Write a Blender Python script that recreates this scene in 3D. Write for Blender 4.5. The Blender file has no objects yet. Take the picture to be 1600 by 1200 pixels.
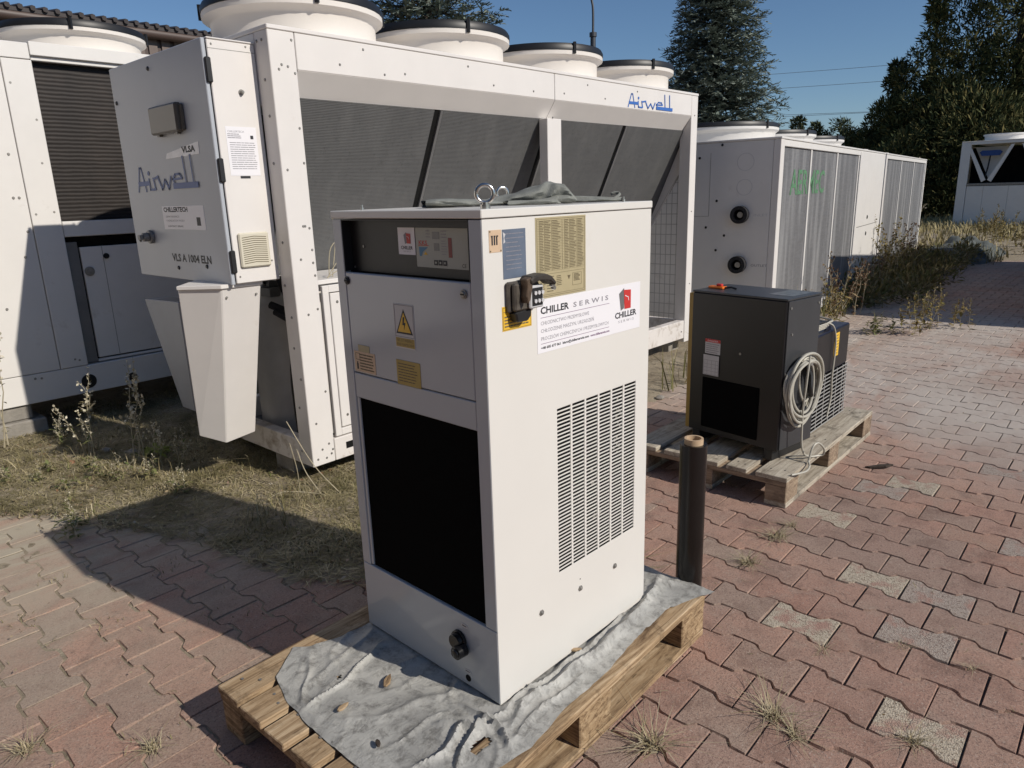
import bpy, bmesh, math, random
import numpy as np
from mathutils import Vector, Matrix, noise
R_ = random.Random(7)
NR = np.random.default_rng(11)
PI = math.pi
sc = bpy.context.scene
COL = sc.collection

# ------------------------------------------------------------------ camera, sky, sun, exposure
CAM_POS = Vector((-1.085, -1.0649, 1.3897))
F_PX, PITCH, ROLL, YAW = 1116.06, 0.26092, -0.030368, 0.83
def cam_axes():
    cp, sp, cr, sr = math.cos(PITCH), math.sin(PITCH), math.cos(ROLL), math.sin(ROLL)
    fwd = Vector((0, cp, -sp)); up0 = Vector((0, sp, cp)); r0 = Vector((1, 0, 0))
    right = r0*cr + up0*sr; up = -r0*sr + up0*cr
    rot = Matrix.Rotation(-YAW, 3, 'Z')
    return rot @ right, rot @ up, rot @ fwd
cr_, cu_, cf_ = cam_axes()
cam = bpy.data.cameras.new('camera'); camo = bpy.data.objects.new('camera', cam); COL.objects.link(camo)
cam.sensor_width = 36; cam.lens = F_PX/1600*36; cam.clip_end = 400; cam.clip_start = 0.02
m3 = Matrix((cr_, cu_, -cf_)).transposed()
camo.matrix_world = Matrix.Translation(CAM_POS) @ m3.to_4x4()
sc.camera = camo

SUN = Vector((0.1576, -0.7998, 0.5793)).normalized()
w = bpy.data.worlds.new('World'); sc.world = w; w.use_nodes = True
nt = w.node_tree; nt.nodes.clear()
sky = nt.nodes.new('ShaderNodeTexSky'); sky.sky_type = 'NISHITA'; sky.sun_disc = False
sky.sun_elevation = math.asin(SUN.z); sky.sun_rotation = math.atan2(SUN.x, SUN.y)
sky.altitude = 200; sky.air_density = 1.0; sky.dust_density = 0.0; sky.ozone_density = 6.0
bg = nt.nodes.new('ShaderNodeBackground'); bg.inputs['Strength'].default_value = 0.078
wo = nt.nodes.new('ShaderNodeOutputWorld')
nt.links.new(sky.outputs[0], bg.inputs[0]); nt.links.new(bg.outputs[0], wo.inputs[0])
sun = bpy.data.lights.new('sun', 'SUN'); sun.energy = 4.0; sun.angle = math.radians(0.53); sun.color = (1.0, 0.93, 0.83)
suno = bpy.data.objects.new('sun', sun); COL.objects.link(suno)
suno.rotation_euler = SUN.to_track_quat('Z', 'Y').to_euler(); suno.location = (0, -10, 12)
vs = sc.view_settings; vs.view_transform = 'Standard'; vs.look = 'None'; vs.exposure = 0.0; vs.gamma = 1.0; vs.use_curve_mapping = False

# ------------------------------------------------------------------ materials
def nodes_of(name):
    m = bpy.data.materials.new(name); m.use_nodes = True
    t = m.node_tree; b = t.nodes['Principled BSDF']
    return m, t, b
def mixc(t, a, b, fac, blend='MIX'):
    n = t.nodes.new('ShaderNodeMix'); n.data_type = 'RGBA'; n.blend_type = blend
    for sock, v in ((n.inputs[6], a), (n.inputs[7], b)):
        if hasattr(v, 'is_linked'): t.links.new(v, sock)
        else: sock.default_value = (*v, 1)
    if hasattr(fac, 'is_linked'): t.links.new(fac, n.inputs[0])
    else: n.inputs[0].default_value = fac
    return n.outputs[2]
def coords(t, kind='Object', scale=(1, 1, 1)):
    c = t.nodes.new('ShaderNodeTexCoord'); mp = t.nodes.new('ShaderNodeMapping'); mp.inputs['Scale'].default_value = scale
    if kind == 'World':
        g = t.nodes.new('ShaderNodeNewGeometry'); t.links.new(g.outputs['Position'], mp.inputs[0])
    else: t.links.new(c.outputs[kind], mp.inputs[0])
    return mp.outputs[0]
def noise_n(t, vec, scale, detail=4, rough=.6, dist=0):
    n = t.nodes.new('ShaderNodeTexNoise'); n.inputs['Scale'].default_value = scale; n.inputs['Detail'].default_value = detail
    n.inputs['Roughness'].default_value = rough; n.inputs['Distortion'].default_value = dist
    if vec is not None: t.links.new(vec, n.inputs['Vector'])
    return n.outputs['Fac']
def ramp(t, fac, stops, interp='LINEAR'):
    r = t.nodes.new('ShaderNodeValToRGB'); r.color_ramp.interpolation = interp
    els = r.color_ramp.elements
    while len(els) < len(stops): els.new(.5)
    for e, (p, c) in zip(els, stops): e.position = p; e.color = (*c, 1) if len(c) == 3 else c
    t.links.new(fac, r.inputs[0]); return r.outputs[0]
def bump(t, b, h, strength=.3, dist=.01):
    n = t.nodes.new('ShaderNodeBump'); n.inputs['Strength'].default_value = strength; n.inputs['Distance'].default_value = dist
    t.links.new(h, n.inputs['Height']); t.links.new(n.outputs[0], b.inputs['Normal'])
def mat(name, col, rough=.5, metal=0., var=.08, scale=6, dirt=None, dscale=3, dlo=.55, dhi=.8, bmp=0, bsc=80, bd=.002, spec=.5, coat=0, kind='Object'):
    m, t, b = nodes_of(name)
    v = coords(t, kind)
    n = noise_n(t, v, scale)
    lo = tuple(c*(1-var) for c in col); hi = tuple(min(1, c*(1+var)) for c in col)
    c = ramp(t, n, [(.3, lo), (.7, hi)])
    if dirt:
        d = noise_n(t, v, dscale, 8, .7, .3)
        f = ramp(t, d, [(dlo, (0, 0, 0)), (dhi, (1, 1, 1))])
        c = mixc(t, c, dirt, f)
    t.links.new(c, b.inputs['Base Color'])
    b.inputs['Roughness'].default_value = rough; b.inputs['Metallic'].default_value = metal
    b.inputs['Specular IOR Level'].default_value = spec; b.inputs['Coat Weight'].default_value = coat
    b.inputs['Coat Roughness'].default_value = .12
    if bmp: bump(t, b, noise_n(t, v, bsc, 5), bmp, bd)
    return m
def mat_rand(name, stops, rough=.7, src='island', spec=.3, nz=None, trans=0):
    m, t, b = nodes_of(name)
    if src == 'island':
        g = t.nodes.new('ShaderNodeNewGeometry'); f = g.outputs['Random Per Island']
    else:
        g = t.nodes.new('ShaderNodeObjectInfo'); f = g.outputs['Random']
    c = ramp(t, f, stops)
    if nz:
        n = noise_n(t, coords(t, 'World'), nz[0], 3)
        c = mixc(t, c, nz[1], ramp(t, n, [(.42, (0, 0, 0)), (.62, (1, 1, 1))]))
    t.links.new(c, b.inputs['Base Color']); b.inputs['Roughness'].default_value = rough
    b.inputs['Specular IOR Level'].default_value = spec
    return m
def flat(name, col, rough=.5, metal=0, spec=.5):
    return mat(name, col, rough, metal, var=.04, scale=20, spec=spec)
def wood(name, c1, c2, c3, axis='X'):
    m, t, b = nodes_of(name)
    s = (1.2, 14, 30) if axis == 'X' else (14, 1.2, 30)
    oi = t.nodes.new('ShaderNodeObjectInfo')
    c = t.nodes.new('ShaderNodeTexCoord'); ad = t.nodes.new('ShaderNodeVectorMath'); ad.operation = 'ADD'
    t.links.new(c.outputs['Object'], ad.inputs[0]); 
    sc_ = t.nodes.new('ShaderNodeVectorMath'); sc_.operation = 'SCALE'; sc_.inputs[0].default_value = (3.1, 2.3, 1.7); t.links.new(oi.outputs['Random'], sc_.inputs['Scale'])
    t.links.new(sc_.outputs[0], ad.inputs[1])
    mp = t.nodes.new('ShaderNodeMapping'); mp.inputs['Scale'].default_value = s; t.links.new(ad.outputs[0], mp.inputs[0])
    n1 = noise_n(t, mp.outputs[0], 2.1, 9, .72, 1.4)
    n2 = noise_n(t, ad.outputs[0], 9, 6, .7, .4)
    n3 = noise_n(t, mp.outputs[0], 14, 3, .6)
    col = ramp(t, n1, [(.36, c1), (.5, c2), (.66, c3)])
    col = mixc(t, col, tuple(x*.4 for x in c1), ramp(t, n2, [(.52, (0, 0, 0)), (.72, (.9, .9, .9))]))
    col = mixc(t, col, tuple(x*.35 for x in c1), ramp(t, n3, [(.62, (0, 0, 0)), (.72, (.7, .7, .7))]))
    t.links.new(col, b.inputs['Base Color']); b.inputs['Roughness'].default_value = .85; b.inputs['Specular IOR Level'].default_value = .2
    bump(t, b, n1, .5, .004)
    return m

CREAM = mat('cream_paint', (.695, .678, .64), .3, var=.02, scale=3, dirt=(.6, .56, .48), dscale=2, dlo=.6, dhi=.95, bmp=.03, bsc=14, bd=.004)
CREAM_SHADED = mat('cream_gloss_shaded', (.475, .505, .535), .13, var=.02, scale=3, bmp=.035, bsc=7, bd=.004)  # same cream paint, with the shade of the front mixed into its colour
WHITE = mat('white_unit_paint', (.73, .70, .67), .42, var=.03, scale=4, dirt=(.55, .48, .4), dscale=5, dlo=.66, dhi=.95)
WHITE2 = mat('white_unit_paint_dirty', (.73, .71, .68), .45, var=.03, scale=4, dirt=(.42, .36, .3), dscale=4, dlo=.6, dhi=.9)
WHITED = mat('white_unit_paint_soiled', (.72, .68, .645), .5, var=.04, scale=4, dirt=(.30, .235, .17), dscale=9, dlo=.5, dhi=.72)
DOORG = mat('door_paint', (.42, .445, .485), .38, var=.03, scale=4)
FANW = mat('fan_shroud_white', (.78, .735, .68), .4, var=.03, scale=3)
BLACK = mat('black_plastic', (.012, .012, .013), .45, var=.2, scale=12)
BLACKG = mat('black_gloss', (.006, .006, .007), .22, var=.1)
FOAM = mat('black_filter_foam', (.004, .004, .004), .95, var=.2, scale=200, spec=.05, bmp=.3, bsc=600)
DARK = mat('dark_interior', (.012, .012, .012), .8, var=.3, spec=.1)
STEEL = mat('galvanised_steel', (.55, .54, .5), .32, 1., var=.12, scale=30)
DULL = mat('dull_zinc', (.30, .29, .27), .5, .7, var=.2, scale=30)
GREYM = mat('grey_metal', (.2, .2, .2), .5, .4, var=.15)
PAPER = mat('white_paper', (.80, .79, .82), .5, var=.02)
PAPERG = mat('grey_paper', (.55, .55, .56), .5, var=.04)
INK = flat('black_ink', (.02, .02, .025), .6)
INKG = flat('grey_ink', (.25, .24, .27), .6)
INKY = flat('brown_ink', (.14, .11, .06), .7)
INKP = flat('purple_line_ink', (.22, .13, .22), .6)
YEL = mat('yellow_sticker', (.75, .46, .035), .5, var=.06)
YELD = mat('faded_yellow_sticker', (.40, .29, .07), .5, var=.12)
BEIGE = mat('beige_plate', (.42, .36, .215), .55, var=.06, scale=20)
PINKP = mat('peach_plate', (.60, .44, .30), .5, var=.1, scale=30)
BLUEP = mat('blue_grey_plate', (.125, .155, .21), .4, var=.12, scale=20)
PANELG = mat('display_membrane', (.36, .37, .33), .4, var=.04)
RED = flat('red_print', (.55, .035, .03), .5)
REDD = flat('dark_red_led', (.2, .012, .015), .4)
BLUE = flat('logo_blue', (.05, .15, .47), .45)
BLUED = flat('logo_dark_blue', (.025, .075, .27), .45)
SKYB = flat('print_blue', (.06, .2, .35), .5)
GREENP = mat('faded_green_print', (.10, .23, .12), .6, var=.3, scale=40)
CARD = mat('cardboard_core', (.5, .36, .23), .8, var=.1, scale=30)
FILM = mat('black_stretch_film', (.007, .006, .006), .25, var=.3, scale=5, bmp=.25, bsc=18, bd=.006)
DRY1 = mat('charcoal_paint', (.0095, .0095, .011), .36, var=.12, scale=5, bmp=.05, bsc=400, bd=.0005)
DRY1S = mat('grey_hammer_paint', (.040, .042, .046), .35, var=.1, scale=5)
DRY2 = mat('navy_paint', (.012, .014, .03), .35, var=.1)
OCHRE = mat('ochre_panel', (.36, .235, .055), .5, var=.08)
ORANGE = flat('orange_plastic', (.75, .17, .015), .4)
CABLE = mat('grey_cable', (.44, .42, .36), .45, var=.06)
CLOTH = mat('grey_cotton', (.215, .222, .205), .95, var=.22, scale=25, bmp=.5, bsc=260, bd=.003, spec=.1)
CONC = mat('concrete', (.27, .25, .22), .9, var=.2, scale=12, bmp=.5, bsc=40, bd=.01)
BROWN = mat('brown_sheet', (.075, .05, .042), .5, var=.1)
BROWNL = mat('brown_soffit', (.15, .115, .10), .6, var=.12)
WALLG = mat('grey_render', (.17, .15, .14), .9, var=.1)
ROOFM = mat('dark_roof_tile', (.05, .042, .042), .7, var=.2)
POLE = mat('painted_pole', (.06, .065, .075), .5, .3)
BARK = mat('bark', (.055, .04, .03), .95, var=.3, scale=12, bmp=.6, bsc=30, bd=.02)
WIREW = mat('white_wire', (.42, .41, .39), .45, .3)
PIPE = mat('black_insulation', (.015, .015, .017), .8, var=.3)
TANK = mat('grey_insulation', (.55, .54, .53), .55, var=.1)
BLUEC = mat('compressor_blue', (.03, .05, .16), .5)
GRYSH = mat('vent_cream', (.62, .58, .47), .5, var=.04)
BRONZE = mat('smoked_window', (.115, .10, .08), .3, var=.06)
TAPE = mat('plastic_sleeve', (.80, .80, .82), .12, var=.1, scale=30)
W1a = wood('pallet_wood_fresh', (.135, .085, .05), (.36, .25, .145), (.56, .43, .285))
W1b = wood('pallet_wood_fresh_cross', (.13, .08, .045), (.34, .235, .135), (.50, .37, .23), 'Y')
W2a = wood('pallet_wood_weathered', (.25, .21, .165), (.42, .37, .295), (.55, .5, .41))
W2b = wood('pallet_wood_weathered_cross', (.18, .13, .09), (.28, .21, .15), (.4, .31, .22), 'Y')

def coil_mat(name, c1, c2, fin=(1, 0, 0), scale=90, blot=(.2, .2, .19), bl=.5):
    m, t, b = nodes_of(name)
    v = coords(t)
    wv = t.nodes.new('ShaderNodeTexWave'); wv.inputs['Scale'].default_value = scale; wv.bands_direction = 'Z' if fin == 'Z' else 'X'
    wv.inputs['Distortion'].default_value = 1.2; wv.inputs['Detail'].default_value = 3
    t.links.new(v, wv.inputs['Vector'])
    n = noise_n(t, coords(t, 'Object', (6, 6, .6)), 1.3, 5)
    n2 = noise_n(t, v, 45, 4, .8)
    brk = noise_n(t, coords(t, 'Object', (3, 3, 22)), 2.2, 5, .7)
    wf = mixc(t, wv.outputs['Fac'], ramp(t, brk, [(.36, (0,0,0)), (.62, (1,1,1))]), 1., 'MULTIPLY')
    c = mixc(t, c1, c2, wf)
    c = mixc(t, c, blot, ramp(t, n, [(.45, (0, 0, 0)), (.7, (bl, bl, bl))]))
    c = mixc(t, c, tuple(x*.5 for x in c1), ramp(t, n2, [(.55, (0, 0, 0)), (.75, (.6, .6, .6))]))
    t.links.new(c, b.inputs['Base Color']); b.inputs['Roughness'].default_value = .6; b.inputs['Metallic'].default_value = .25
    bump(t, b, wv.outputs['Fac'], .3, .004)
    return m
COIL = coil_mat('coil_fins_grey', (.118, .119, .119), (.140, .141, .140), 'Z', 46, (.165, .165, .163), .6)
COILB = coil_mat('coil_fins_brown', (.014, .010, .008), (.040, .031, .026), 'Z', 13, (.012, .009, .008), .85)
COILR = coil_mat('coil_fins_light', (.15, .15, .155), (.22, .22, .225), 'X', 24, (.38, .38, .38), .7)

# ------------------------------------------------------------------ mesh helpers
class M:
    def __init__(s): s.v = []; s.f = []
    def add(s, vs, fs):
        o = len(s.v); s.v += [tuple(x) for x in vs]; s.f += [tuple(i+o for i in f) for f in fs]; return s
    def box(s, x0, x1, y0, y1, z0, z1):
        return s.add([(x0,y0,z0),(x1,y0,z0),(x1,y1,z0),(x0,y1,z0),(x0,y0,z1),(x1,y0,z1),(x1,y1,z1),(x0,y1,z1)],
                     [(0,3,2,1),(4,5,6,7),(0,1,5,4),(1,2,6,5),(2,3,7,6),(3,0,4,7)])
    def hexa(s, p):   # 8 points, bottom ring then top ring
        return s.add(p, [(0,3,2,1),(4,5,6,7),(0,1,5,4),(1,2,6,5),(2,3,7,6),(3,0,4,7)])
    def prism(s, poly, d):   # closed 3d polygon, extrude by vector d
        n = len(poly); q = [Vector(p)+Vector(d) for p in poly]
        return s.add(list(poly)+q, [tuple(range(n))[::-1], tuple(range(n, 2*n))]+[(i,(i+1)%n,n+(i+1)%n,n+i) for i in range(n)])
    def tube(s, pts, r, n=6, closed=False, cap=True):
        pts = [Vector(p) for p in pts]; k = len(pts); rs = r if isinstance(r, (list, tuple)) else [r]*k
        vs = []; up = None
        for i, p in enumerate(pts):
            a = pts[(i-1) % k] if (closed or i > 0) else p; b = pts[(i+1) % k] if (closed or i < k-1) else p
            d = (b-a).normalized() if (b-a).length > 1e-9 else Vector((0,0,1))
            if up is None: up = d.orthogonal().normalized()
            up = (up - d*up.dot(d)); up = up.normalized() if up.length > 1e-6 else d.orthogonal().normalized()
            sd = d.cross(up)
            for j in range(n):
                t = 2*PI*j/n; vs.append(p + (up*math.cos(t)+sd*math.sin(t))*rs[i])
        fs = []
        for i in range(k if closed else k-1):
            for j in range(n):
                a = i*n+j; b = i*n+(j+1)%n; c = ((i+1)%k)*n+(j+1)%n; d = ((i+1)%k)*n+j
                fs.append((a,b,c,d))
        if cap and not closed: fs += [tuple(range(n))[::-1], tuple((k-1)*n+j for j in range(n))]
        return s.add(vs, fs)
    def lathe(s, prof, n=32, c=(0,0,0), ax='z', close=False):
        vs = []; k = len(prof)
        for (r, h) in prof:
            for j in range(n):
                t = 2*PI*j/n; a, b = r*math.cos(t), r*math.sin(t)
                p = (a, b, h) if ax == 'z' else ((h, a, b) if ax == 'x' else (b, h, a))
                vs.append((p[0]+c[0], p[1]+c[1], p[2]+c[2]))
        fs = []
        for i in range(k if close else k-1):
            for j in range(n):
                i2 = (i+1) % k
                fs.append((i*n+j, i*n+(j+1)%n, i2*n+(j+1)%n, i2*n+j))
        if not close:
            if prof[0][0] > 1e-4: fs.append(tuple(range(n))[::-1])
            if prof[-1][0] > 1e-4: fs.append(tuple((k-1)*n+j for j in range(n)))
        return s.add(vs, fs)
    def cyl(s, c, r, h, n=16, ax='z'): return s.lathe([(r, 0), (r, h)], n, c, ax)
def tagp(o, label=None, cat=None, group=None, kind=None):
    if label: o['label'] = label
    if cat: o['category'] = cat
    if group: o['group'] = group
    if kind: o['kind'] = kind
    return o
def mk(name, m, mt, parent=None, bev=0, smooth=False, label=None, kind=None, cat=None, group=None, loc=None, nrm=True):
    me = bpy.data.meshes.new(name); me.from_pydata([tuple(v) for v in m.v], [], m.f)
    if nrm or bev:
        bm = bmesh.new(); bm.from_mesh(me)
        if nrm: bmesh.ops.recalc_face_normals(bm, faces=bm.faces)
        if bev:
            es = [e for e in bm.edges if len(e.link_faces) == 2 and e.calc_face_angle(0) > .6]
            bmesh.ops.bevel(bm, geom=es, offset=bev, segments=1, affect='EDGES', profile=.5, clamp_overlap=True)
        bm.to_mesh(me); bm.free()
    if smooth:
        me.polygons.foreach_set('use_smooth', [True]*len(me.polygons))
        try: me.set_sharp_from_angle(angle=math.radians(40))
        except Exception: pass
    me.materials.append(mt)
    o = bpy.data.objects.new(name, me); COL.objects.link(o)
    if parent: o.parent = parent
    if loc is not None: o.location = loc
    return tagp(o, label, cat, group, kind)
def thing(name, label, cat, loc=(0,0,0), rz=0, group=None):
    o = bpy.data.objects.new(name, None); COL.objects.link(o); o.empty_display_size = .2
    o.location = loc; o.rotation_euler = (0, 0, rz)
    return tagp(o, label, cat, group)
def tris(name, V, mt, parent=None, kind=None, **kw):   # V: (n,3,3) or (n,4,3) float array
    n, k = V.shape[0], V.shape[1]
    me = bpy.data.meshes.new(name)
    me.vertices.add(n*k); me.vertices.foreach_set('co', np.ascontiguousarray(V, dtype=np.float32).ravel())
    me.loops.add(n*k); me.loops.foreach_set('vertex_index', np.arange(n*k, dtype=np.int32))
    me.polygons.add(n); me.polygons.foreach_set('loop_start', np.arange(0, n*k, k, dtype=np.int32))
    me.update(calc_edges=True); me.materials.append(mt)
    o = bpy.data.objects.new(name, me); COL.objects.link(o)
    if parent: o.parent = parent
    return tagp(o, kind=kind, **kw)
class Face:   # a flat side of something: x to the right, y up, n outward
    def __init__(s, o, xd, yd):
        s.o = Vector(o); s.x = Vector(xd); s.y = Vector(yd); s.n = s.x.cross(s.y)
    def p(s, x, y, n=0): return s.o + s.x*x + s.y*y + s.n*n
    def box(s, m, x0, x1, y0, y1, n0, n1):
        return m.hexa([s.p(x0,y0,n0),s.p(x1,y0,n0),s.p(x1,y1,n0),s.p(x0,y1,n0),s.p(x0,y0,n1),s.p(x1,y0,n1),s.p(x1,y1,n1),s.p(x0,y1,n1)])
    def plate(s, name, x0, x1, y0, y1, n0, n1, mt, parent, bev=0, **kw):
        return mk(name, s.box(M(), x0, x1, y0, y1, n0, n1), mt, parent, bev, **kw)
    def poly(s, m, pts, n0, n1): return m.prism([s.p(x, y, n0) for x, y in pts], s.n*(n1-n0))
    def disc(s, m, x, y, r, n0, n1, k=14, r2=None):
        r2 = r if r2 is None else r2
        a = [s.p(x+r*math.cos(2*PI*i/k), y+r*math.sin(2*PI*i/k), n0) for i in range(k)]
        b = [s.p(x+r2*math.cos(2*PI*i/k), y+r2*math.sin(2*PI*i/k), n1) for i in range(k)]
        return m.add(a+b, [tuple(range(k))[::-1], tuple(range(k, 2*k))]+[(i,(i+1)%k,k+(i+1)%k,k+i) for i in range(k)])
    def ring(s, m, x, y, r0, r1, n0, n1, k=24):
        P_ = []
        for (r, n) in ((r0, n0), (r1, n0), (r1, n1), (r0, n1)):
            P_ += [s.p(x+r*math.cos(2*PI*i/k), y+r*math.sin(2*PI*i/k), n) for i in range(k)]
        return m.add(P_, [(a*k+i, a*k+(i+1)%k, ((a+1)%4)*k+(i+1)%k, ((a+1)%4)*k+i) for a in range(4) for i in range(k)])
    def stroke(s, m, pts, w, n0, n1):
        for (a, b) in zip(pts, pts[1:]):
            a = Vector(a); b = Vector(b); d = (b-a); L = d.length
            if L < 1e-6: continue
            d /= L; q = Vector((-d.y, d.x))*w/2; e = d*w*.35
            s.poly(m, [a-e-q, b+e-q, b+e+q, a-e+q], n0, n1)
        return m
    def frame(s, m, x0, x1, y0, y1, wd, n0, n1):
        s.box(m, x0, x0+wd, y0, y1, n0, n1); s.box(m, x1-wd, x1, y0, y1, n0, n1)
        s.box(m, x0+wd, x1-wd, y0, y0+wd, n0, n1); s.box(m, x0+wd, x1-wd, y1-wd, y1, n0, n1); return m
    def dashes(s, m, x0, x1, y0, y1, rows, h, n0, rnd, fill=.85, words=6):
        for i in range(rows):
            y = y1-(y1-y0)*(i+.5)/rows; x = x0; end = x0+(x1-x0)*(fill+(1-fill)*rnd.random())
            while x < end:
                l = (x1-x0)/words*(.5+rnd.random()); l = min(l, end-x)
                if l > 1e-4: s.box(m, x, x+l, y-h/2, y+h/2, n0, n0+.00025)
                x += l+(x1-x0)*.02
        return m
    def text(s, body, x, y, size, mt, parent, n=.0016, name='lettering', sx=1., align='LEFT', shear=0, width=None, bold=0):
        cu = bpy.data.curves.new('t', 'FONT'); cu.body = body; cu.size = size; cu.align_x = align; cu.resolution_u = 2; cu.shear = shear; cu.offset = bold
        o = bpy.data.objects.new('t', cu); COL.objects.link(o)
        dg = bpy.context.evaluated_depsgraph_get(); me = bpy.data.meshes.new_from_object(o.evaluated_get(dg))
        bpy.data.objects.remove(o); bpy.data.curves.remove(cu)
        if len(me.vertices) == 0: return None
        if width:
            xs = [v.co.x for v in me.vertices]; sx = width/(max(xs)-min(xs))
        for v in me.vertices: v.co = s.p(x+v.co.x*sx, y+v.co.y, n)
        me.materials.clear(); me.materials.append(mt); me.name = name
        ob = bpy.data.objects.new(name, me); COL.objects.link(ob)
        if parent: ob.parent = parent
        return ob
LOGO = [ # strokes of the brand script in a 287 x 155 box, y down
 ([(3,155),(22,36),(30,36),(44,155)], 6), ([(10,117),(63,115)], 13), ([(64,95),(66,148),(88,148)], 7), ([(86,92),(92,148)], 7), ([(86,98),(112,86)], 7),
 ([(112,97),(126,150),(143,104),(158,150),(172,92)], 7), ([(180,106),(222,103)], 6), ([(222,103),(214,82),(194,82),(181,104),(188,126)], 6),
 ([(236,4),(240,128)], 6), ([(269,2),(272,128)], 6), ([(184,137),(287,137)], 16)]
def logo(face, x0, x1, y0, y1, mt, parent, n=.002):
    m = M(); kx = (x1-x0)/287; ky = (y1-y0)/155; k = (kx+ky)/2
    for i, (pts, wd) in enumerate(LOGO):
        face.stroke(m, [(x0+a*kx, y1-b*ky) for a, b in pts], wd*k, n+.0002*i, n+.0002*i+.0003)
    face.disc(m, x0+66*kx, y1-66*ky, 7*k, n, n+.0004, 10)
    return mk('logo', m, mt, parent)
UP = (0, 0, 1)

# ------------------------------------------------------------------ ground
def sstep(a, b, x): t = np.clip((x-a)/(b-a), 0, 1); return t*t*(3-2*t)
YB = np.array([(-6,6.5),(-1.5,4.2),(-.6,3.3),(-.32,2.65),(-.12,2.2),(.05,1.7),(.14,1.1),(.3,.92),(.6,1.02),(1.2,.95),(2,1.05),(3,1.3),(5,1.4),(8,1.55),(12,1.85),(16,1.95),(40,2.2)])
def vnoise(x, y, s, seed=0):
    out = np.empty(x.shape); f = out.ravel(); xs = x.ravel(); ys = y.ravel()
    for i in range(len(f)): f[i] = noise.noise((xs[i]*s+seed*7.3, ys[i]*s-seed*3.1, seed*1.7))
    return out
def dirt_amount(x, y, nz=None):
    yb = np.interp(x, YB[:,0], YB[:,1])
    n = vnoise(x, y, 3.0, 1)*.16 + vnoise(x, y, 9, 2)*.07 if nz is None else nz
    d = sstep(-.12, .22, y-yb+n)
    return np.maximum(d, sstep(12.8, 14.2, x+n*3))

def ground_mat():
    m, t, b = nodes_of('dry_soil_and_grass')
    v = coords(t, 'World')
    a = noise_n(t, v, 1.3, 8, .7); g = noise_n(t, v, 22, 6, .75); h = noise_n(t, v, 90, 3, .7)
    c = ramp(t, a, [(.3, (.19, .155, .11)), (.48, (.31, .26, .19)), (.7, (.42, .37, .28))])
    c = mixc(t, c, (.10, .08, .055), ramp(t, g, [(.52, (0,0,0)), (.72, (.8,.8,.8))]))
    c = mixc(t, c, (.50, .45, .36), ramp(t, h, [(.6, (0,0,0)), (.75, (.7,.7,.7))]))
    t.links.new(c, b.inputs['Base Color']); b.inputs['Roughness'].default_value = .95; b.inputs['Specular IOR Level'].default_value = .1
    bump(t, b, g, .8, .02); return m
SOIL = ground_mat()
def sheet(name, x0, x1, y0, y1, z, mt, **kw):
    return mk(name, M().add([(x0,y0,z),(x1,y0,z),(x1,y1,z),(x0,y1,z)], [(0,1,2,3)]), mt, nrm=False, **kw)
sheet('ground', -160, 220, -160, 220, -.045, SOIL, kind='structure')

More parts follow.
